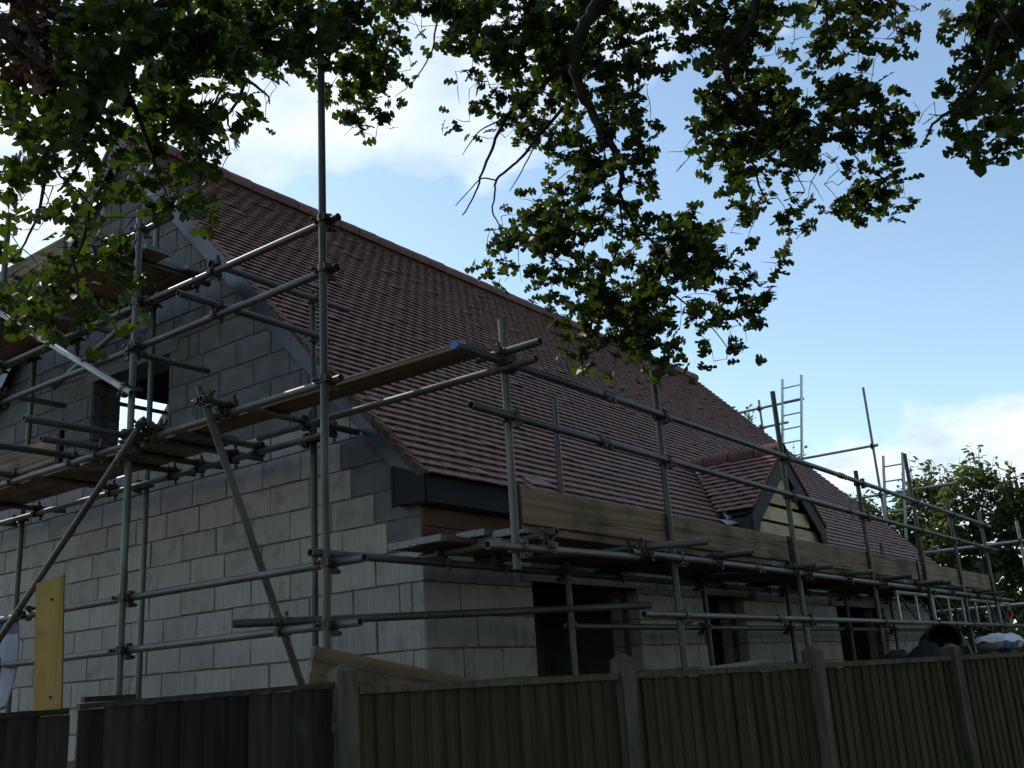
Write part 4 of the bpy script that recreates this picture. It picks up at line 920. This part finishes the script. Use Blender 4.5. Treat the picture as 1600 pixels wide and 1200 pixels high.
  '2,-178,261,10 -13,-199,244,9 9,-201,255,10 56,-190,277,1 50,-205,269,2 73,-205,281,7 117,-198,300,13 99,-217,287,20 92,-231,277,19 86,-247,267,18 '
  '69,-265,256,29 59,-276,243,47 28,-294,225,24 78,-292,246,6 63,-304,237,3 111,-303,256,2 125,-309,261,6 142,-315,263,19 174,-320,277,2 8,-384,181,6 '
  '-14,-393,168,6 -9,-401,167,2 -37,-412,151,1 -333,-74,153,4 -345,-111,135,2 -324,-86,153,1 -324,-101,146,1 -299,-66,171,5 -278,-48,185,1 -266,-52,187,6 '
  '-247,-38,201,11 -253,-63,190,3 -275,-108,164,5 -279,-125,155,3 -261,-113,168,1 33,-107,284,1 7,-140,262,3 6,-154,257,18 5,-164,254,17 -21,-193,231,9 '
  '11,-186,249,17 26,-189,251,10 75,-189,271,1 112,-186,288,1 91,-206,274,4 100,-214,275,12 80,-234,255,31 94,-242,259,2 45,-268,230,1 42,-278,227,9 '
  '72,-282,238,16 49,-297,224,3 83,-297,234,3 119,-300,247,2 139,-303,257,6 150,-312,255,11 -35,-396,151,1 -332,-64,150,3 -340,-91,137,11 -327,-80,145,7 '
  '-328,-92,140,4 -319,-91,146,1 -290,-54,171,5 -284,-53,172,3 -264,-35,186,6 -272,-65,172,3 -259,-58,180,6 -269,-85,167,3 -280,-114,150,4 '
  '-273,-116,154,4 -233,-76,185,2 3,-126,254,1 -15,-153,237,5 -26,-169,227,15 -16,-178,231,15 -8,-181,229,9 2,-189,231,3 28,-188,244,4 102,-201,267,2 '
  '98,-215,260,11 60,-241,237,6 76,-247,240,5 54,-276,222,1 60,-285,221,3 90,-284,231,1 109,-287,236,6 139,-293,246,19 125,-306,236,11 146,-309,241,11 '
  '155,-318,244,2 -352,-102,121,10 -347,-105,122,2 -320,-68,143,2 -315,-71,144,4 -312,-78,145,2 -288,-51,161,5 -280,-50,167,5 -267,-43,175,6 '
  '-251,-29,184,4 -276,-85,157,5 -278,-101,150,5 -266,-95,156,5 -269,-110,149,8 -255,-103,156,1 8,-96,257,4 6,-111,248,6 -6,-134,239,10 6,-139,238,31 '
  '-26,-168,219,15 3,-164,232,10 14,-169,232,10 48,-166,246,11 36,-182,236,3 104,-213,251,6 67,-238,225,10 35,-259,207,6 43,-268,209,1 75,-268,218,3 '
  '54,-283,207,5 75,-286,212,1 92,-290,219,10 151,-287,241,33 141,-300,235,18 170,-303,242,20 161,-316,236,6 -351,-104,114,3 -348,-110,113,1 '
  '-329,-87,128,2 -319,-77,135,4 -302,-61,145,1 -273,-25,168,1 -278,-49,158,3 -262,-37,168,3 -265,-53,161,1 -264,-66,159,2 -265,-82,150,1 -278,-109,137,1 '
  '-287,-138,126,4 -275,-129,131,1 25,-67,259,3 33,-77,259,12 -5,-116,234,18 5,-122,232,31 -16,-148,216,28 -29,-170,205,26 13,-159,221,10 23,-164,226,10 '
  '54,-158,240,19 59,-170,237,12 106,-158,254,4 108,-172,253,7 101,-186,247,4 82,-220,225,4 48,-241,210,16 31,-259,198,3 61,-259,205,3 56,-269,201,15 '
  '86,-270,213,6 140,-275,228,1 165,-280,233,7 170,-290,236,4 168,-302,229,4 -341,-83,119,2 -323,-61,132,1 -320,-67,131,1 -275,-16,163,1 -279,-38,152,1 '
  '-257,-11,171,3 -265,-41,156,3 -286,-89,133,1 -288,-135,119,1 4,-72,240,1 31,-64,250,4 5,-98,228,18 -19,-128,211,16 -10,-131,211,16 -2,-141,212,10 '
  '-25,-166,195,5 -11,-169,200,6 33,-155,222,11 61,-155,229,20 59,-165,225,6 79,-172,229,33 120,-164,248,64 109,-183,237,36 93,-202,225,6 48,-232,199,1 '
  '50,-239,196,5 67,-265,194,9 73,-273,195,2 -350,-101,102,6 -338,-90,108,1 -284,-18,150,2 -279,-22,150,3 -261,-9,159,2 -278,-48,141,5 -276,-59,138,5 '
  '-278,-75,135,1 3,-68,224,3 3,-85,221,19 -3,-100,214,18 -15,-124,205,17 -14,-133,202,16 1,-137,202,10 -16,-159,190,5 16,-155,202,2 56,-144,218,4 '
  '78,-145,225,12 70,-162,219,11 114,-149,237,37 81,-180,216,57 97,-186,217,58 71,-207,205,17 76,-217,204,3 32,-246,177,1 -339,-82,104,2 -324,-66,113,1 '
  '-310,-51,122,4 -294,-36,133,15 -280,-28,138,9 -268,-18,146,4 -262,-24,147,10 -276,-63,130,9 -274,-68,127,1 29,-49,229,2 8,-78,210,12 -27,-117,188,6 '
  '-24,-129,187,10 -10,-134,191,3 -13,-145,187,16 22,-134,200,18 40,-139,201,31 58,-141,210,11 68,-148,210,6 95,-148,215,21 101,-156,216,21 '
  '75,-181,199,32 89,-188,202,56 55,-212,184,29 68,-221,188,10 65,-230,184,1 60,-245,178,3 62,-254,175,3 -328,-59,108,4 -316,-48,114,3 -290,-11,134,9 '
  '-275,-4,138,10 -286,-39,125,3 -269,-20,136,2 -288,-67,118,8 -285,-76,115,8 -295,-106,104,1 -27,-104,181,3 1,-98,190,1 -28,-132,174,3 -26,-139,171,9 '
  '15,-124,187,10 2,-145,179,16 55,-126,200,19 89,-120,210,21 83,-139,206,12 102,-142,207,36 87,-159,198,34 95,-172,199,12 61,-199,179,6 48,-214,171,10 '
  '49,-224,169,6 61,-233,169,2 55,-244,163,9 68,-249,166,3 -322,-51,104,7 -302,-25,118,8 -291,-20,123,9 -285,-19,122,6 -271,-9,131,2 -265,-15,131,1 '
  '-283,-60,111,3 -301,-104,94,1 -30,-129,161,5 -23,-139,161,3 -2,-138,169,6 18,-134,174,10 56,-127,186,33 60,-135,186,32 106,-126,201,37 79,-153,187,33 '
  '74,-166,183,19 61,-186,170,2 64,-195,172,4 65,-208,167,10 50,-223,159,16 41,-236,153,9 88,-232,166,17 99,-235,168,3 -309,-22,107,1 -287,4,120,16 '
  '-288,-16,115,9 -284,-20,114,6 -287,-41,108,8 -281,-42,111,3 -279,-52,108,3 -293,-89,93,3 -299,-113,85,1 14,-112,166,4 20,-123,165,4 35,-123,170,18 '
  '64,-119,180,34 102,-115,192,63 111,-123,192,64 85,-146,179,59 67,-170,168,18 65,-183,163,1 43,-203,150,16 41,-216,148,16 44,-225,145,9 50,-235,145,15 '
  '104,-222,160,10 -302,-25,100,3 -295,-24,104,5 -279,-15,110,1 -290,-45,98,5 -294,-65,91,1 -290,-71,92,1 7,-114,154,1 46,-104,167,11 74,-97,174,12 '
  '78,-110,172,21 70,-128,168,34 88,-131,171,60 66,-156,156,54 60,-174,153,18 65,-180,150,2 53,-199,141,10 26,-221,131,8 84,-209,149,4 96,-213,152,2 '
  '117,-216,154,1 72,-88,166,12 62,-104,160,11 71,-112,157,6 83,-123,157,7 76,-137,155,34 53,-161,142,30 64,-169,141,17 26,-197,127,3 64,-201,135,6 '
  '80,-207,136,17 93,-215,139,3 80,-79,158,2 73,-97,153,21 91,-101,154,12 83,-119,150,4 61,-146,135,11 34,-172,122,16 39,-179,125,10 44,-187,124,1 '
  '69,-200,124,3 81,-204,127,1 83,-79,144,1 69,-98,139,2 98,-94,147,1 86,-115,139,1 80,-133,134,1 60,-154,121,1 44,-176,113,6 42,-187,111,1 '
  '-382,-41,354,14 -365,-35,367,5 -363,-57,356,14 -364,-93,333,14 -364,-116,316,8 -332,-89,363,5 -324,-108,358,11 -294,-88,395,14 -299,-117,369,8 '
  '-278,-111,392,8 -266,-125,396,14 -168,-71,504,11 -140,-56,544,14 -111,-103,529,8 -94,-116,533,11 -56,-113,581,8 -60,-144,555,11 -58,-166,538,8 '
  '-45,-184,529,14 -60,-224,494,14 -37,-232,506,5 7,-253,528,11 14,-272,516,11 1,-307,480,5 34,-313,507,14 28,-336,482,11 59,-354,508,5 87,-358,523,14 '
  '38,-386,463,5 29,-423,435,14 30,-445,421,5 5,-455,387,5 12,-468,381,5 50,-485,395,5 -402,-97,274,11 -382,-89,297,14 -350,-69,340,11 -363,-118,292,14 '
  '-348,-128,299,11 -324,-133,320,11 -313,-132,329,14 -271,-109,383,8 -202,-71,454,14 -142,-37,532,8 -168,-90,474,14 -123,-78,525,8 -101,-86,525,8 '
  '-100,-118,518,5 -94,-133,494,11 -74,-148,503,5 -46,-165,524,14 -73,-206,475,5 -56,-211,470,8 -10,-219,505,8 15,-234,528,14 -12,-262,474,8 '
  '51,-258,542,14 63,-320,510,11 76,-344,493,11 28,-373,439,14 26,-386,424,5 54,-401,435,8 22,-420,400,11 26,-440,397,5 -32,-449,336,8 -32,-468,321,11 '
  '5,-476,355,11 -386,-60,304,14 -367,-51,318,11 -350,-47,332,14 -370,-111,280,14 -342,-75,330,14 -349,-132,277,14 -330,-123,301,14 -322,-124,305,11 '
  '-315,-137,303,5 -294,-137,322,11 -231,-85,407,5 -165,-23,495,5 -152,-53,478,5 -167,-84,455,14 -138,-88,475,5 -91,-80,521,14 -104,-110,490,11 '
  '-64,-119,513,5 -37,-117,531,8 -26,-138,531,8 -55,-192,462,5 -45,-208,459,8 -6,-204,495,11 -26,-241,449,5 -3,-249,460,11 24,-266,475,5 -1,-299,436,14 '
  '39,-332,455,14 91,-332,494,14 67,-375,440,8 -19,-408,351,5 3,-416,359,11 -38,-463,302,11 -6,-472,317,5 -373,-24,314,8 -360,-28,327,14 -377,-108,261,5 '
  '-364,-104,267,8 -332,-70,314,14 -334,-92,298,14 -328,-121,291,5 -328,-142,279,14 -296,-119,305,5 -290,-130,315,11 -250,-105,347,5 -148,-12,494,8 '
  '-130,-14,500,11 -145,-65,446,8 -136,-86,444,11 -91,-74,482,14 -85,-127,451,11 -75,-141,452,14 -78,-171,445,11 -12,-151,489,14 -48,-209,438,14 '
  '3,-209,481,11 -7,-231,445,5 19,-237,462,11 24,-268,446,8 80,-293,475,8 40,-324,432,5 102,-334,473,11 36,-377,393,5 -31,-407,320,11 18,-416,358,8 '
  '-13,-434,324,11 -49,-447,281,11 -20,-459,305,14 39,-473,326,8 -367,-23,302,14 -382,-97,246,11 -371,-101,250,5 -340,-47,302,14 -357,-114,250,5 '
  '-310,-85,301,14 -291,-130,292,11 -252,-112,330,5 -166,-31,427,11 -160,-56,425,14 -155,-79,405,5 -84,-40,475,11 -131,-103,415,5 -82,-101,446,5 '
  '-54,-102,465,5 -32,-107,482,14 -11,-131,485,14 0,-157,472,11 -27,-186,447,8 22,-186,471,11 -7,-234,426,14 18,-235,435,14 51,-249,460,5 58,-290,434,5 '
  '33,-323,396,14 42,-333,395,8 42,-358,389,14 67,-366,404,11 85,-382,397,11 42,-411,354,11 -17,-427,308,5 11,-437,315,5 48,-449,327,5 -23,-470,274,8 '
  '-383,-71,242,14 -374,-108,229,14 -339,-52,285,8 -343,-91,259,11 -325,-79,279,14 -297,-61,306,11 -323,-130,246,14 -308,-141,259,8 -272,-112,298,11 '
  '-260,-115,293,8 -146,-3,438,11 -141,-38,427,5 -130,-58,408,11 -92,-40,453,11 -93,-80,421,14 -69,-81,447,5 -52,-94,453,11 -56,-133,423,8 '
  '-60,-154,407,14 13,-163,443,5 -14,-201,413,8 24,-211,434,14 72,-241,448,8 54,-266,424,14 33,-295,396,14 75,-308,413,14 86,-324,403,14 60,-345,379,14 '
  '33,-404,331,14 -1,-418,291,11 32,-431,304,14 60,-449,325,8 -11,-467,268,11 -367,-52,254,8 -342,-25,277,14 -329,-42,276,14 -327,-65,261,14 '
  '-316,-74,272,5 -309,-85,265,8 -314,-129,240,8 -298,-128,255,14 -267,-102,283,8 -257,-114,290,5 -160,-22,386,5 -152,-51,382,5 -136,-52,391,8 '
  '-137,-83,375,14 -86,-75,403,11 -70,-86,418,11 -95,-125,373,5 -53,-128,409,8 -26,-139,416,5 6,-138,441,11 19,-158,433,14 13,-190,405,11 -19,-223,376,8 '
  '10,-232,383,5 64,-243,404,11 63,-258,406,14 91,-272,403,8 42,-333,351,14 84,-342,364,8 51,-365,341,14 -8,-391,289,14 49,-400,309,11 43,-415,300,8 '
  '-1,-432,267,8 54,-441,293,14 1,-460,250,11')
BRANCHES = (''
  '58,13:-17,-229,395;-19,-216,375;-24,-200,356;-27,-189,345;-30,-178,329;-28,-172,312;-23,-171,298;-15,-175,283;-7,-178,266;2,-182,251;5,-180,239;6,-177,232|'
  '13,4:36,-161,249;27,-145,230;16,-133,222;2,-119,219;-14,-103,215;-25,-92,211|'
  '12,4:36,-161,249;48,-163,228;60,-170,216;68,-171,203;76,-170,187;82,-168,174|8,3:71,-170,207;81,-187,205;96,-209,200;103,-219,190;108,-225,180|'
  '7,3:78,-169,185;90,-179,173;101,-187,160;112,-194,142|9,3:36,-160,248;37,-159,216;31,-150,189;39,-158,157;41,-161,129|'
  '20,4:1,-156,336;-10,-144,326;-20,-132,311;-30,-122,300;-36,-115,286;-40,-110,271;-45,-104,253;-48,-101,239;-54,-93,223|'
  '13,4:2,-142,307;-10,-127,285;-18,-122,272;-27,-117,261;-37,-110,249;-41,-111,238;-45,-111,223;-46,-117,210|'
  '6,3:-45,-116,243;-51,-109,245;-54,-103,240;-58,-91,229|6,2:-27,-137,271;-28,-130,260;-30,-120,246;-32,-116,240|'
  '6,2:-37,-116,291;-44,-104,285;-47,-95,275;-48,-91,270|9,2:-76,-109,383;-75,-102,367;-74,-94,351;-73,-90,339;-76,-80,324;-78,-73,317;-82,-63,311|'
  '34,5:19,-294,366;20,-286,347;21,-278,328;21,-271,314;17,-261,307;19,-255,290;29,-261,274;37,-268,265;38,-263,252;38,-258,244;40,-257,234;49,-257,212|'
  '30,16:19,-229,397;29,-236,373;36,-242,357;42,-248,344;46,-250,328|12,3:67,-257,286;76,-276,279;83,-289,270;91,-301,252;100,-311,233|'
  '7,3:69,-247,259;74,-261,251;76,-270,239;76,-275,224|10,3:66,-312,361;71,-309,340;77,-308,324;84,-312,311|'
  '12,3:70,-333,357;82,-341,340;89,-345,327;93,-345,317|'
  '26,4:30,-451,278;18,-424,257;11,-410,248;12,-405,235;11,-396,219;6,-382,207;1,-372,200;-1,-365,190|'
  '10,3:0,-414,250;6,-417,239;10,-417,229;16,-415,209;21,-412,190|6,2:13,-402,226;13,-395,213;8,-384,204;-2,-371,205|'
  '55,8:-286,-136,272;-288,-122,250;-291,-113,239;-295,-101,230;-298,-95,223;-298,-89,214;-301,-82,208;-304,-74,197;-306,-63,182|'
  '30,4:-301,-82,208;-302,-78,194;-305,-72,181;-305,-70,167;-310,-62,155|30,8:-361,-65,230;-348,-75,216;-343,-79,210;-335,-85,200;-329,-90,193|'
  '18,6:-348,-88,242;-344,-86,226;-340,-85,214;-336,-86,204|18,3:-298,-89,214;-294,-87,205;-287,-87,194;-280,-87,180;-274,-86,168;-268,-85,159|'
  '22,18:-329,-66,180;-320,-73,173;-314,-81,169;-309,-85,164|10,3:-312,-73,183;-317,-65,182;-313,-64,169;-310,-64,162;-304,-69,155;-297,-74,146|'
  '11,3:-313,-64,169;-314,-58,158;-313,-52,145;-314,-45,134;-316,-38,126|'
  '20,4:-165,-20,381;-161,-6,342;-159,0,326;-156,2,314;-156,6,304;-158,14,295;-156,16,287;-152,14,280|13,4:-158,2,319;-151,-4,312;-145,-9,305;-143,-9,300|'
  '10,3:-169,-12,306;-189,-15,295;-209,-18,286;-224,-27,276|8,3:-186,-17,292;-198,-21,262;-209,-29,237;-218,-38,210|'
  '12,3:-107,-56,398;-99,-53,372;-90,-57,355;-83,-58,338;-80,-52,317|8,3:-85,-83,391;-87,-69,371;-82,-70,358;-86,-58,346|'
  '9,3:-305,-69,123;-302,-69,114;-299,-67,101|8,3:-299,-71,146;-300,-69,131;-303,-65,119;-306,-61,109|'
  '200,58:-275,-940,190;-230,-760,360;-130,-560,430;-17,-229,395|110,34:-200,-690,390;-80,-520,460;19,-294,366|'
  '100,30:-190,-670,395;-160,-490,450;19,-229,397|120,55:-250,-840,290;-360,-540,320;-350,-360,360;-286,-136,272|'
  '60,20:-350,-420,345;-260,-260,370;-165,-20,381|50,30:-355,-460,340;-420,-340,260;-361,-65,230|90,26:-245,-800,320;-190,-660,300;30,-451,278|'
  '40,12:-260,-260,370;-107,-56,398|30,12:-80,-520,460;70,-333,357|30,12:-80,-520,460;66,-312,361|30,9:-130,-460,460;-76,-109,383|'
  '30,9:-130,-460,460;-85,-83,391')
rs_ = np.random.RandomState(5)
cl = []
for tkn in CLUMPS.split():
    d = tkn.endswith('d'); a = tkn.rstrip('d').split(','); cl.append((int(a[0])/100, int(a[1])/100, int(a[2])/100, int(a[3]), d))
oak = thing('oak_tree', 'oak tree hanging its dark leafy boughs over the roof from above', 'tree', (-2.75,-9.4,GROUND))
m = MB(); m.path([(-2.8,-9.5,GROUND),(-2.78,-9.5,-1.9),(-2.75,-9.45,-.5),(-2.75,-9.4,.9),(-2.75,-9.4,1.95),(-2.6,-8.6,2.8)], [.46,.33,.28,.25,.22,.16], 14); m.build('trunk', MT['bark'], oak, smooth=True)
nodes = []
for s in BRANCHES.split('|'):
    h, b = s.split(':'); r0_, r1_ = [int(v)/1000 for v in h.split(',')]; pts = [Vector([int(v)/100 for v in p.split(',')]) for p in b.split(';')]
    fine = []
    for i in range(len(pts)-1):           # Catmull-Rom so limbs bend rather than kink
        p0, p1, p2, p3 = pts[max(i-1,0)], pts[i], pts[i+1], pts[min(i+2,len(pts)-1)]
        for k in range(4):
            t = k/4; fine.append(.5*((2*p1)+(p2-p0)*t+(2*p0-5*p1+4*p2-p3)*t*t+(3*p1-p0-3*p2+p3)*t**3))
    fine.append(pts[-1]); n = len(fine)
    jit = min(.012, r0_*.25)
    fine = [p + Vector((rnd.uniform(-jit,jit), rnd.uniform(-jit,jit), rnd.uniform(-jit,jit))) if 0 < i < n-1 else p for i, p in enumerate(fine)]
    rad = [(r0_+(r1_-r0_)*i/(n-1))*rnd.uniform(.93,1.08) for i in range(n)]
    m = MB(); m.path(fine, rad, 8 if r0_ > .015 else 5); m.build('branch', MT['bark'], oak, smooth=True)
    nodes += [(p, r) for p, r in zip(fine, rad)]
P = np.array([c[:3] for c in cl]); B = np.array([tuple(p) for p, r in nodes])
tw = MB(); dist = np.full(len(P), 1e9); src = np.zeros((len(P),3)); done = np.zeros(len(P), bool)
for i in range(len(P)):
    dd = np.linalg.norm(B-P[i], axis=1)*1.15; j = dd.argmin(); dist[i] = dd[j]; src[i] = B[j]
for _ in range(len(P)):
    i = int(np.where(done, 1e9, dist).argmin()); done[i] = True
    if dist[i] < .26 or cl[i][3] > 6 and dist[i] < 1.2:
        a, b = Vector(src[i]), Vector(P[i]); l = (b-a).length; mid = a.lerp(b,.5)+Vector((rnd.uniform(-.06,.06)*l, rnd.uniform(-.06,.06)*l, rnd.uniform(-.02,.1)*l))
        tw.path([a, mid, b], [.003+.002*min(l,1), .0025, .0014], 3)
    dd = np.linalg.norm(P-P[i], axis=1)*1.0; up_ = (dd < dist) & ~done; dist[up_] = dd[up_]; src[up_] = P[i]
tw.build('twigs', MT['bark'], oak, kind='stuff')
# unseen oak crown lobes and low leaf mass behind the camera, added for shade
over = []
for (cx, cy, cz, rx, ry, rz, k) in ((-3.4,-9.2,5.2,5.2,4.4,3.6,1000),(3.2,-9.4,5.2,5.0,4.2,3.8,1300),(2.2,-4.6,6.6,5.0,3.4,2.4,1250),(-3.0,-11.5,1.6,9.0,1.6,3.6,1000)):
    q = 0
    while q < k:
        u = rs_.normal(0,1,3); u /= np.linalg.norm(u); p = np.array((cx,cy,cz)) + u*np.array((rx,ry,rz))*rs_.uniform(.45,1)**.5
        r_ = p - np.array(M.translation); dp = r_@np.array(fw)
        if dp > 0 and abs(r_@np.array(rg)) < dp*.62+.6 and abs(r_@np.array(up)) < dp*.5+.6: q += .2; continue
        over.append(p); q += 1
pos, dirs, dead = [], [], []
for x, y, z, n, d in cl:
    c = np.array((x,y,z)); k = 0
    while k < n:
        tip = c + rs_.normal(0,.048,3); g_ = min(n-k, rs_.randint(3,7)); a0 = rs_.uniform(0,6.3)
        for q in range(g_):
            a = a0 + 6.28*q/g_ + rs_.normal(0,.35); v = np.array((math.cos(a), math.sin(a), rs_.normal(-.25,.35)))
            pos.append(tip - v*.035 + rs_.normal(0,.016,3)); dirs.append(v); dead.append(d)
        k += g_
pos, dirs, dead = np.array(pos), np.array(dirs), np.array(dead); n = len(pos)
Rm = frames(dirs, rs_.normal(0,1.0,(n,3))); size = rs_.uniform(.075,.13,n); tint = np.clip(rs_.normal(.45,.25,n),0,1)
bases = [oak_base(c, f) for c, f in ((.10,.2),(.28,.35),(-.08,.1),(.2,-.15))]
which = rs_.randint(0,4,n)
camp = np.array(M.translation); rel = pos-camp; fwn, rgn, upn = np.array(fw), np.array(rg), np.array(up)
dep = rel@fwn; px = np.abs(rel@rgn/np.maximum(dep,.1)) < .50; py = np.abs(rel@upn/np.maximum(dep,.1)) < .375
score = np.where(px & py & (dep > .5) & ~dead, dep/size, 1e9); near = np.argsort(score)[:300]
mask = np.ones(n, bool); mask[near] = False
lm = []
for k, (bv, bf) in enumerate(bases):
    for t_ in (.15,.45,.75):
        me = bpy.data.meshes.new('leaf'); me.from_pydata([tuple(v) for v in bv], [], bf); me.materials.append(MT['leaf']); at = me.attributes.new('tint','FLOAT','POINT'); at.data.foreach_set('value', [t_]*len(bv)); me.shade_smooth(); lm.append(me)
for i in near:
    R3 = Rm[i]*size[i]; mw = Matrix((R3[0],R3[1],R3[2])).transposed().to_4x4(); mw.translation = Vector(pos[i])
    put('leaf', lm[int(which[i])*3 + (0 if tint[i] < .3 else 1 if tint[i] < .6 else 2)], oak, mw)
for nm, mk, mt, lb in (('foliage', mask & ~dead, MT['leaf'], None), ('withered_foliage', mask & dead, MT['leaf_dead'], 'clump of withered brown leaves')):
    i = np.nonzero(mk)[0]
    put(nm, scatter_mesh(nm, bases, which[i], pos[i], Rm[i], size[i], tint[i], mt), oak, kind='stuff', label=lb)

# ------------------------------------------------------------------ hedge and trees beyond
simple = [(np.array([(0,0,0),(.35,.24,.03),(.75,.2,0),(1,0,-.08),(.75,-.2,0),(.35,-.24,.03)]), [(0,3,2,1),(0,5,4,3)])]
def leafy(parent, name, pts, size, mt, tilt=.9):
    pts = np.array(pts); n = len(pts); d = rs_.normal(0,1,(n,3)); d[:,2] = d[:,2]*.5-.1
    put(name, scatter_mesh(name, simple, np.zeros(n,int), pts, frames(d, rs_.normal(0,tilt,(n,3))), rs_.uniform(size*.7,size*1.3,n), np.clip(rs_.normal(.45,.28,n),0,1), mt), parent, kind='stuff')
hedge = thing('hedge', 'tall unclipped green hedge beyond the far end of the house, sprigs against the sky', 'hedge', (19,0,GROUND))
pts, st = [], MB()
def htop(y): return 3.0 + .16*math.sin(y*1.9) + .18*math.sin(y*4.3+1) - max(0, y-2.6)*.22
for i in range(33000):
    y = rs_.uniform(-3.6,5.6); t = htop(y)
    x = 18.5 + abs(rs_.normal(0,.7)); z = t - abs(rs_.exponential(1.3)) if rs_.rand() < .35 else rs_.uniform(GROUND+.9, t)
    if z < GROUND: continue
    bulge = .35*math.sin(y*2.3+z*1.1) + .25*math.sin(z*3.1+y*5); pts.append((x+bulge, y, z))
for i in range(110):
    y = rs_.uniform(-3,4.2); x = 18.8+rs_.uniform(-.2,.6); z0 = htop(y)-.2; hgt = rs_.uniform(.25,.8); lx, ly = rs_.normal(0,.12,2)
    st.path([(x,y,z0-.5),(x+lx*.4,y+ly*.4,z0+hgt*.5),(x+lx,y+ly,z0+hgt)], [.012,.007,.003], 4)
    for k in range(int(14*hgt)+3):
        t = rs_.uniform(-.1,1); pts.append((x+lx*t+rs_.normal(0,.05), y+ly*t+rs_.normal(0,.05), z0+hgt*t))
for i in range(14): y = -5+.7*i; st.path([(19.3,y,GROUND),(19.2,y+.1,-.5),(19.1,y,1.8)], [.08,.06,.03], 6)
core = np.stack([rs_.uniform(19.3,20.4,2600), rs_.uniform(-6,4.4,2600), rs_.uniform(GROUND,2.3,2600)], axis=1); core = core[core[:,2] < 2.4-np.maximum(0,core[:,1]-2)*.5]
leafy(hedge, 'inner_foliage', core, .55, MT['leaf'])
st.build('stems', MT['bark'], hedge); leafy(hedge, 'foliage', pts, .14, MT['hedge'])
def small_tree(label, x, y, top, n, spread, seed):
    t = thing('slender_tree', label, 'tree', (x,y,GROUND), 'slender trees beyond the ridge'); rr = np.random.RandomState(seed); st = MB(); pts = []
    st.path([(x,y,GROUND),(x+.05,y,1),(x,y+.05,top-1.6)], [.10,.07,.035], 8)
    for i in range(n):
        a = rr.uniform(0,6.3); l = rr.uniform(.2,1)*spread; z0 = top-1.7-rr.uniform(0,1.6); tip = np.array((x+math.cos(a)*l, y+math.sin(a)*l, top-rr.uniform(0,1.3)-l*.35)); base = np.array((x,y,z0))
        st.path([base, (base+tip)/2+np.array((0,0,.1)), tip], [.018,.01,.004], 4)
        for k in range(26): 
            u = rr.uniform(.35,1.02); pts.append(base+(tip-base)*u+rr.normal(0,.05,3))
    st.build('trunk', MT['bark'], t, smooth=True); leafy(t, 'foliage', pts, .12, MT['hedge'])
ov = np.repeat(np.array(over), 16, axis=0) + rs_.normal(0,.30,(len(over)*16,3))
leafy(oak, 'added_shade_foliage', ov, .17, MT['leaf'])  # out-of-view leaves, added to darken the site front
small_tree('slender leafy tree top peeping over the roof left of the tall ladder', 20.5, 6.25, 6.55, 26, .75, 2)
small_tree('slender sapling with sparse sprigs behind the tall ladder', 18.5, 4.25, 4.75, 12, .45, 8)
pine = thing('pine_tree', 'small grey-green pine in front of the hedge at the right edge', 'tree', (15.9,-.2,GROUND)); st = MB(); pts = []; dd = []
st.path([(15.9,-.2,GROUND),(15.9,-.2,-.5),(15.9,-.22,1.35)], [.08,.06,.012], 7)
for i in range(46):
    z = rs_.uniform(-1.6,1.3); a = rs_.uniform(0,6.3); l = (.25+.42*(1.35-z)*.55); tip = np.array((15.9+math.cos(a)*l, -.2+math.sin(a)*l, z+.18)); base = np.array((15.9,-.2,z-.08)); st.path([base, tip], [.012,.004], 4)
    for k in range(46):
        u = rs_.uniform(.25,1.05); pts.append(base+(tip-base)*u); v = (tip-base)/l*.5+rs_.normal(0,.5,3)+np.array((0,0,.35)); dd.append(v)
st.build('trunk', MT['bark'], pine)
pts, dd = np.array(pts), np.array(dd); nb_ = [(np.array([(0,.012,0),(1,.004,0),(1,-.004,0),(0,-.012,0),(0,0,.012),(1,0,.004)]), [(0,3,2,1),(0,4,5,1)])]
put('needles', scatter_mesh('needles', nb_, np.zeros(len(pts),int), pts, frames(dd, rs_.normal(0,.5,(len(pts),3))), rs_.uniform(.10,.18,len(pts)), rs_.rand(len(pts)), MT['needle']), pine, kind='stuff')
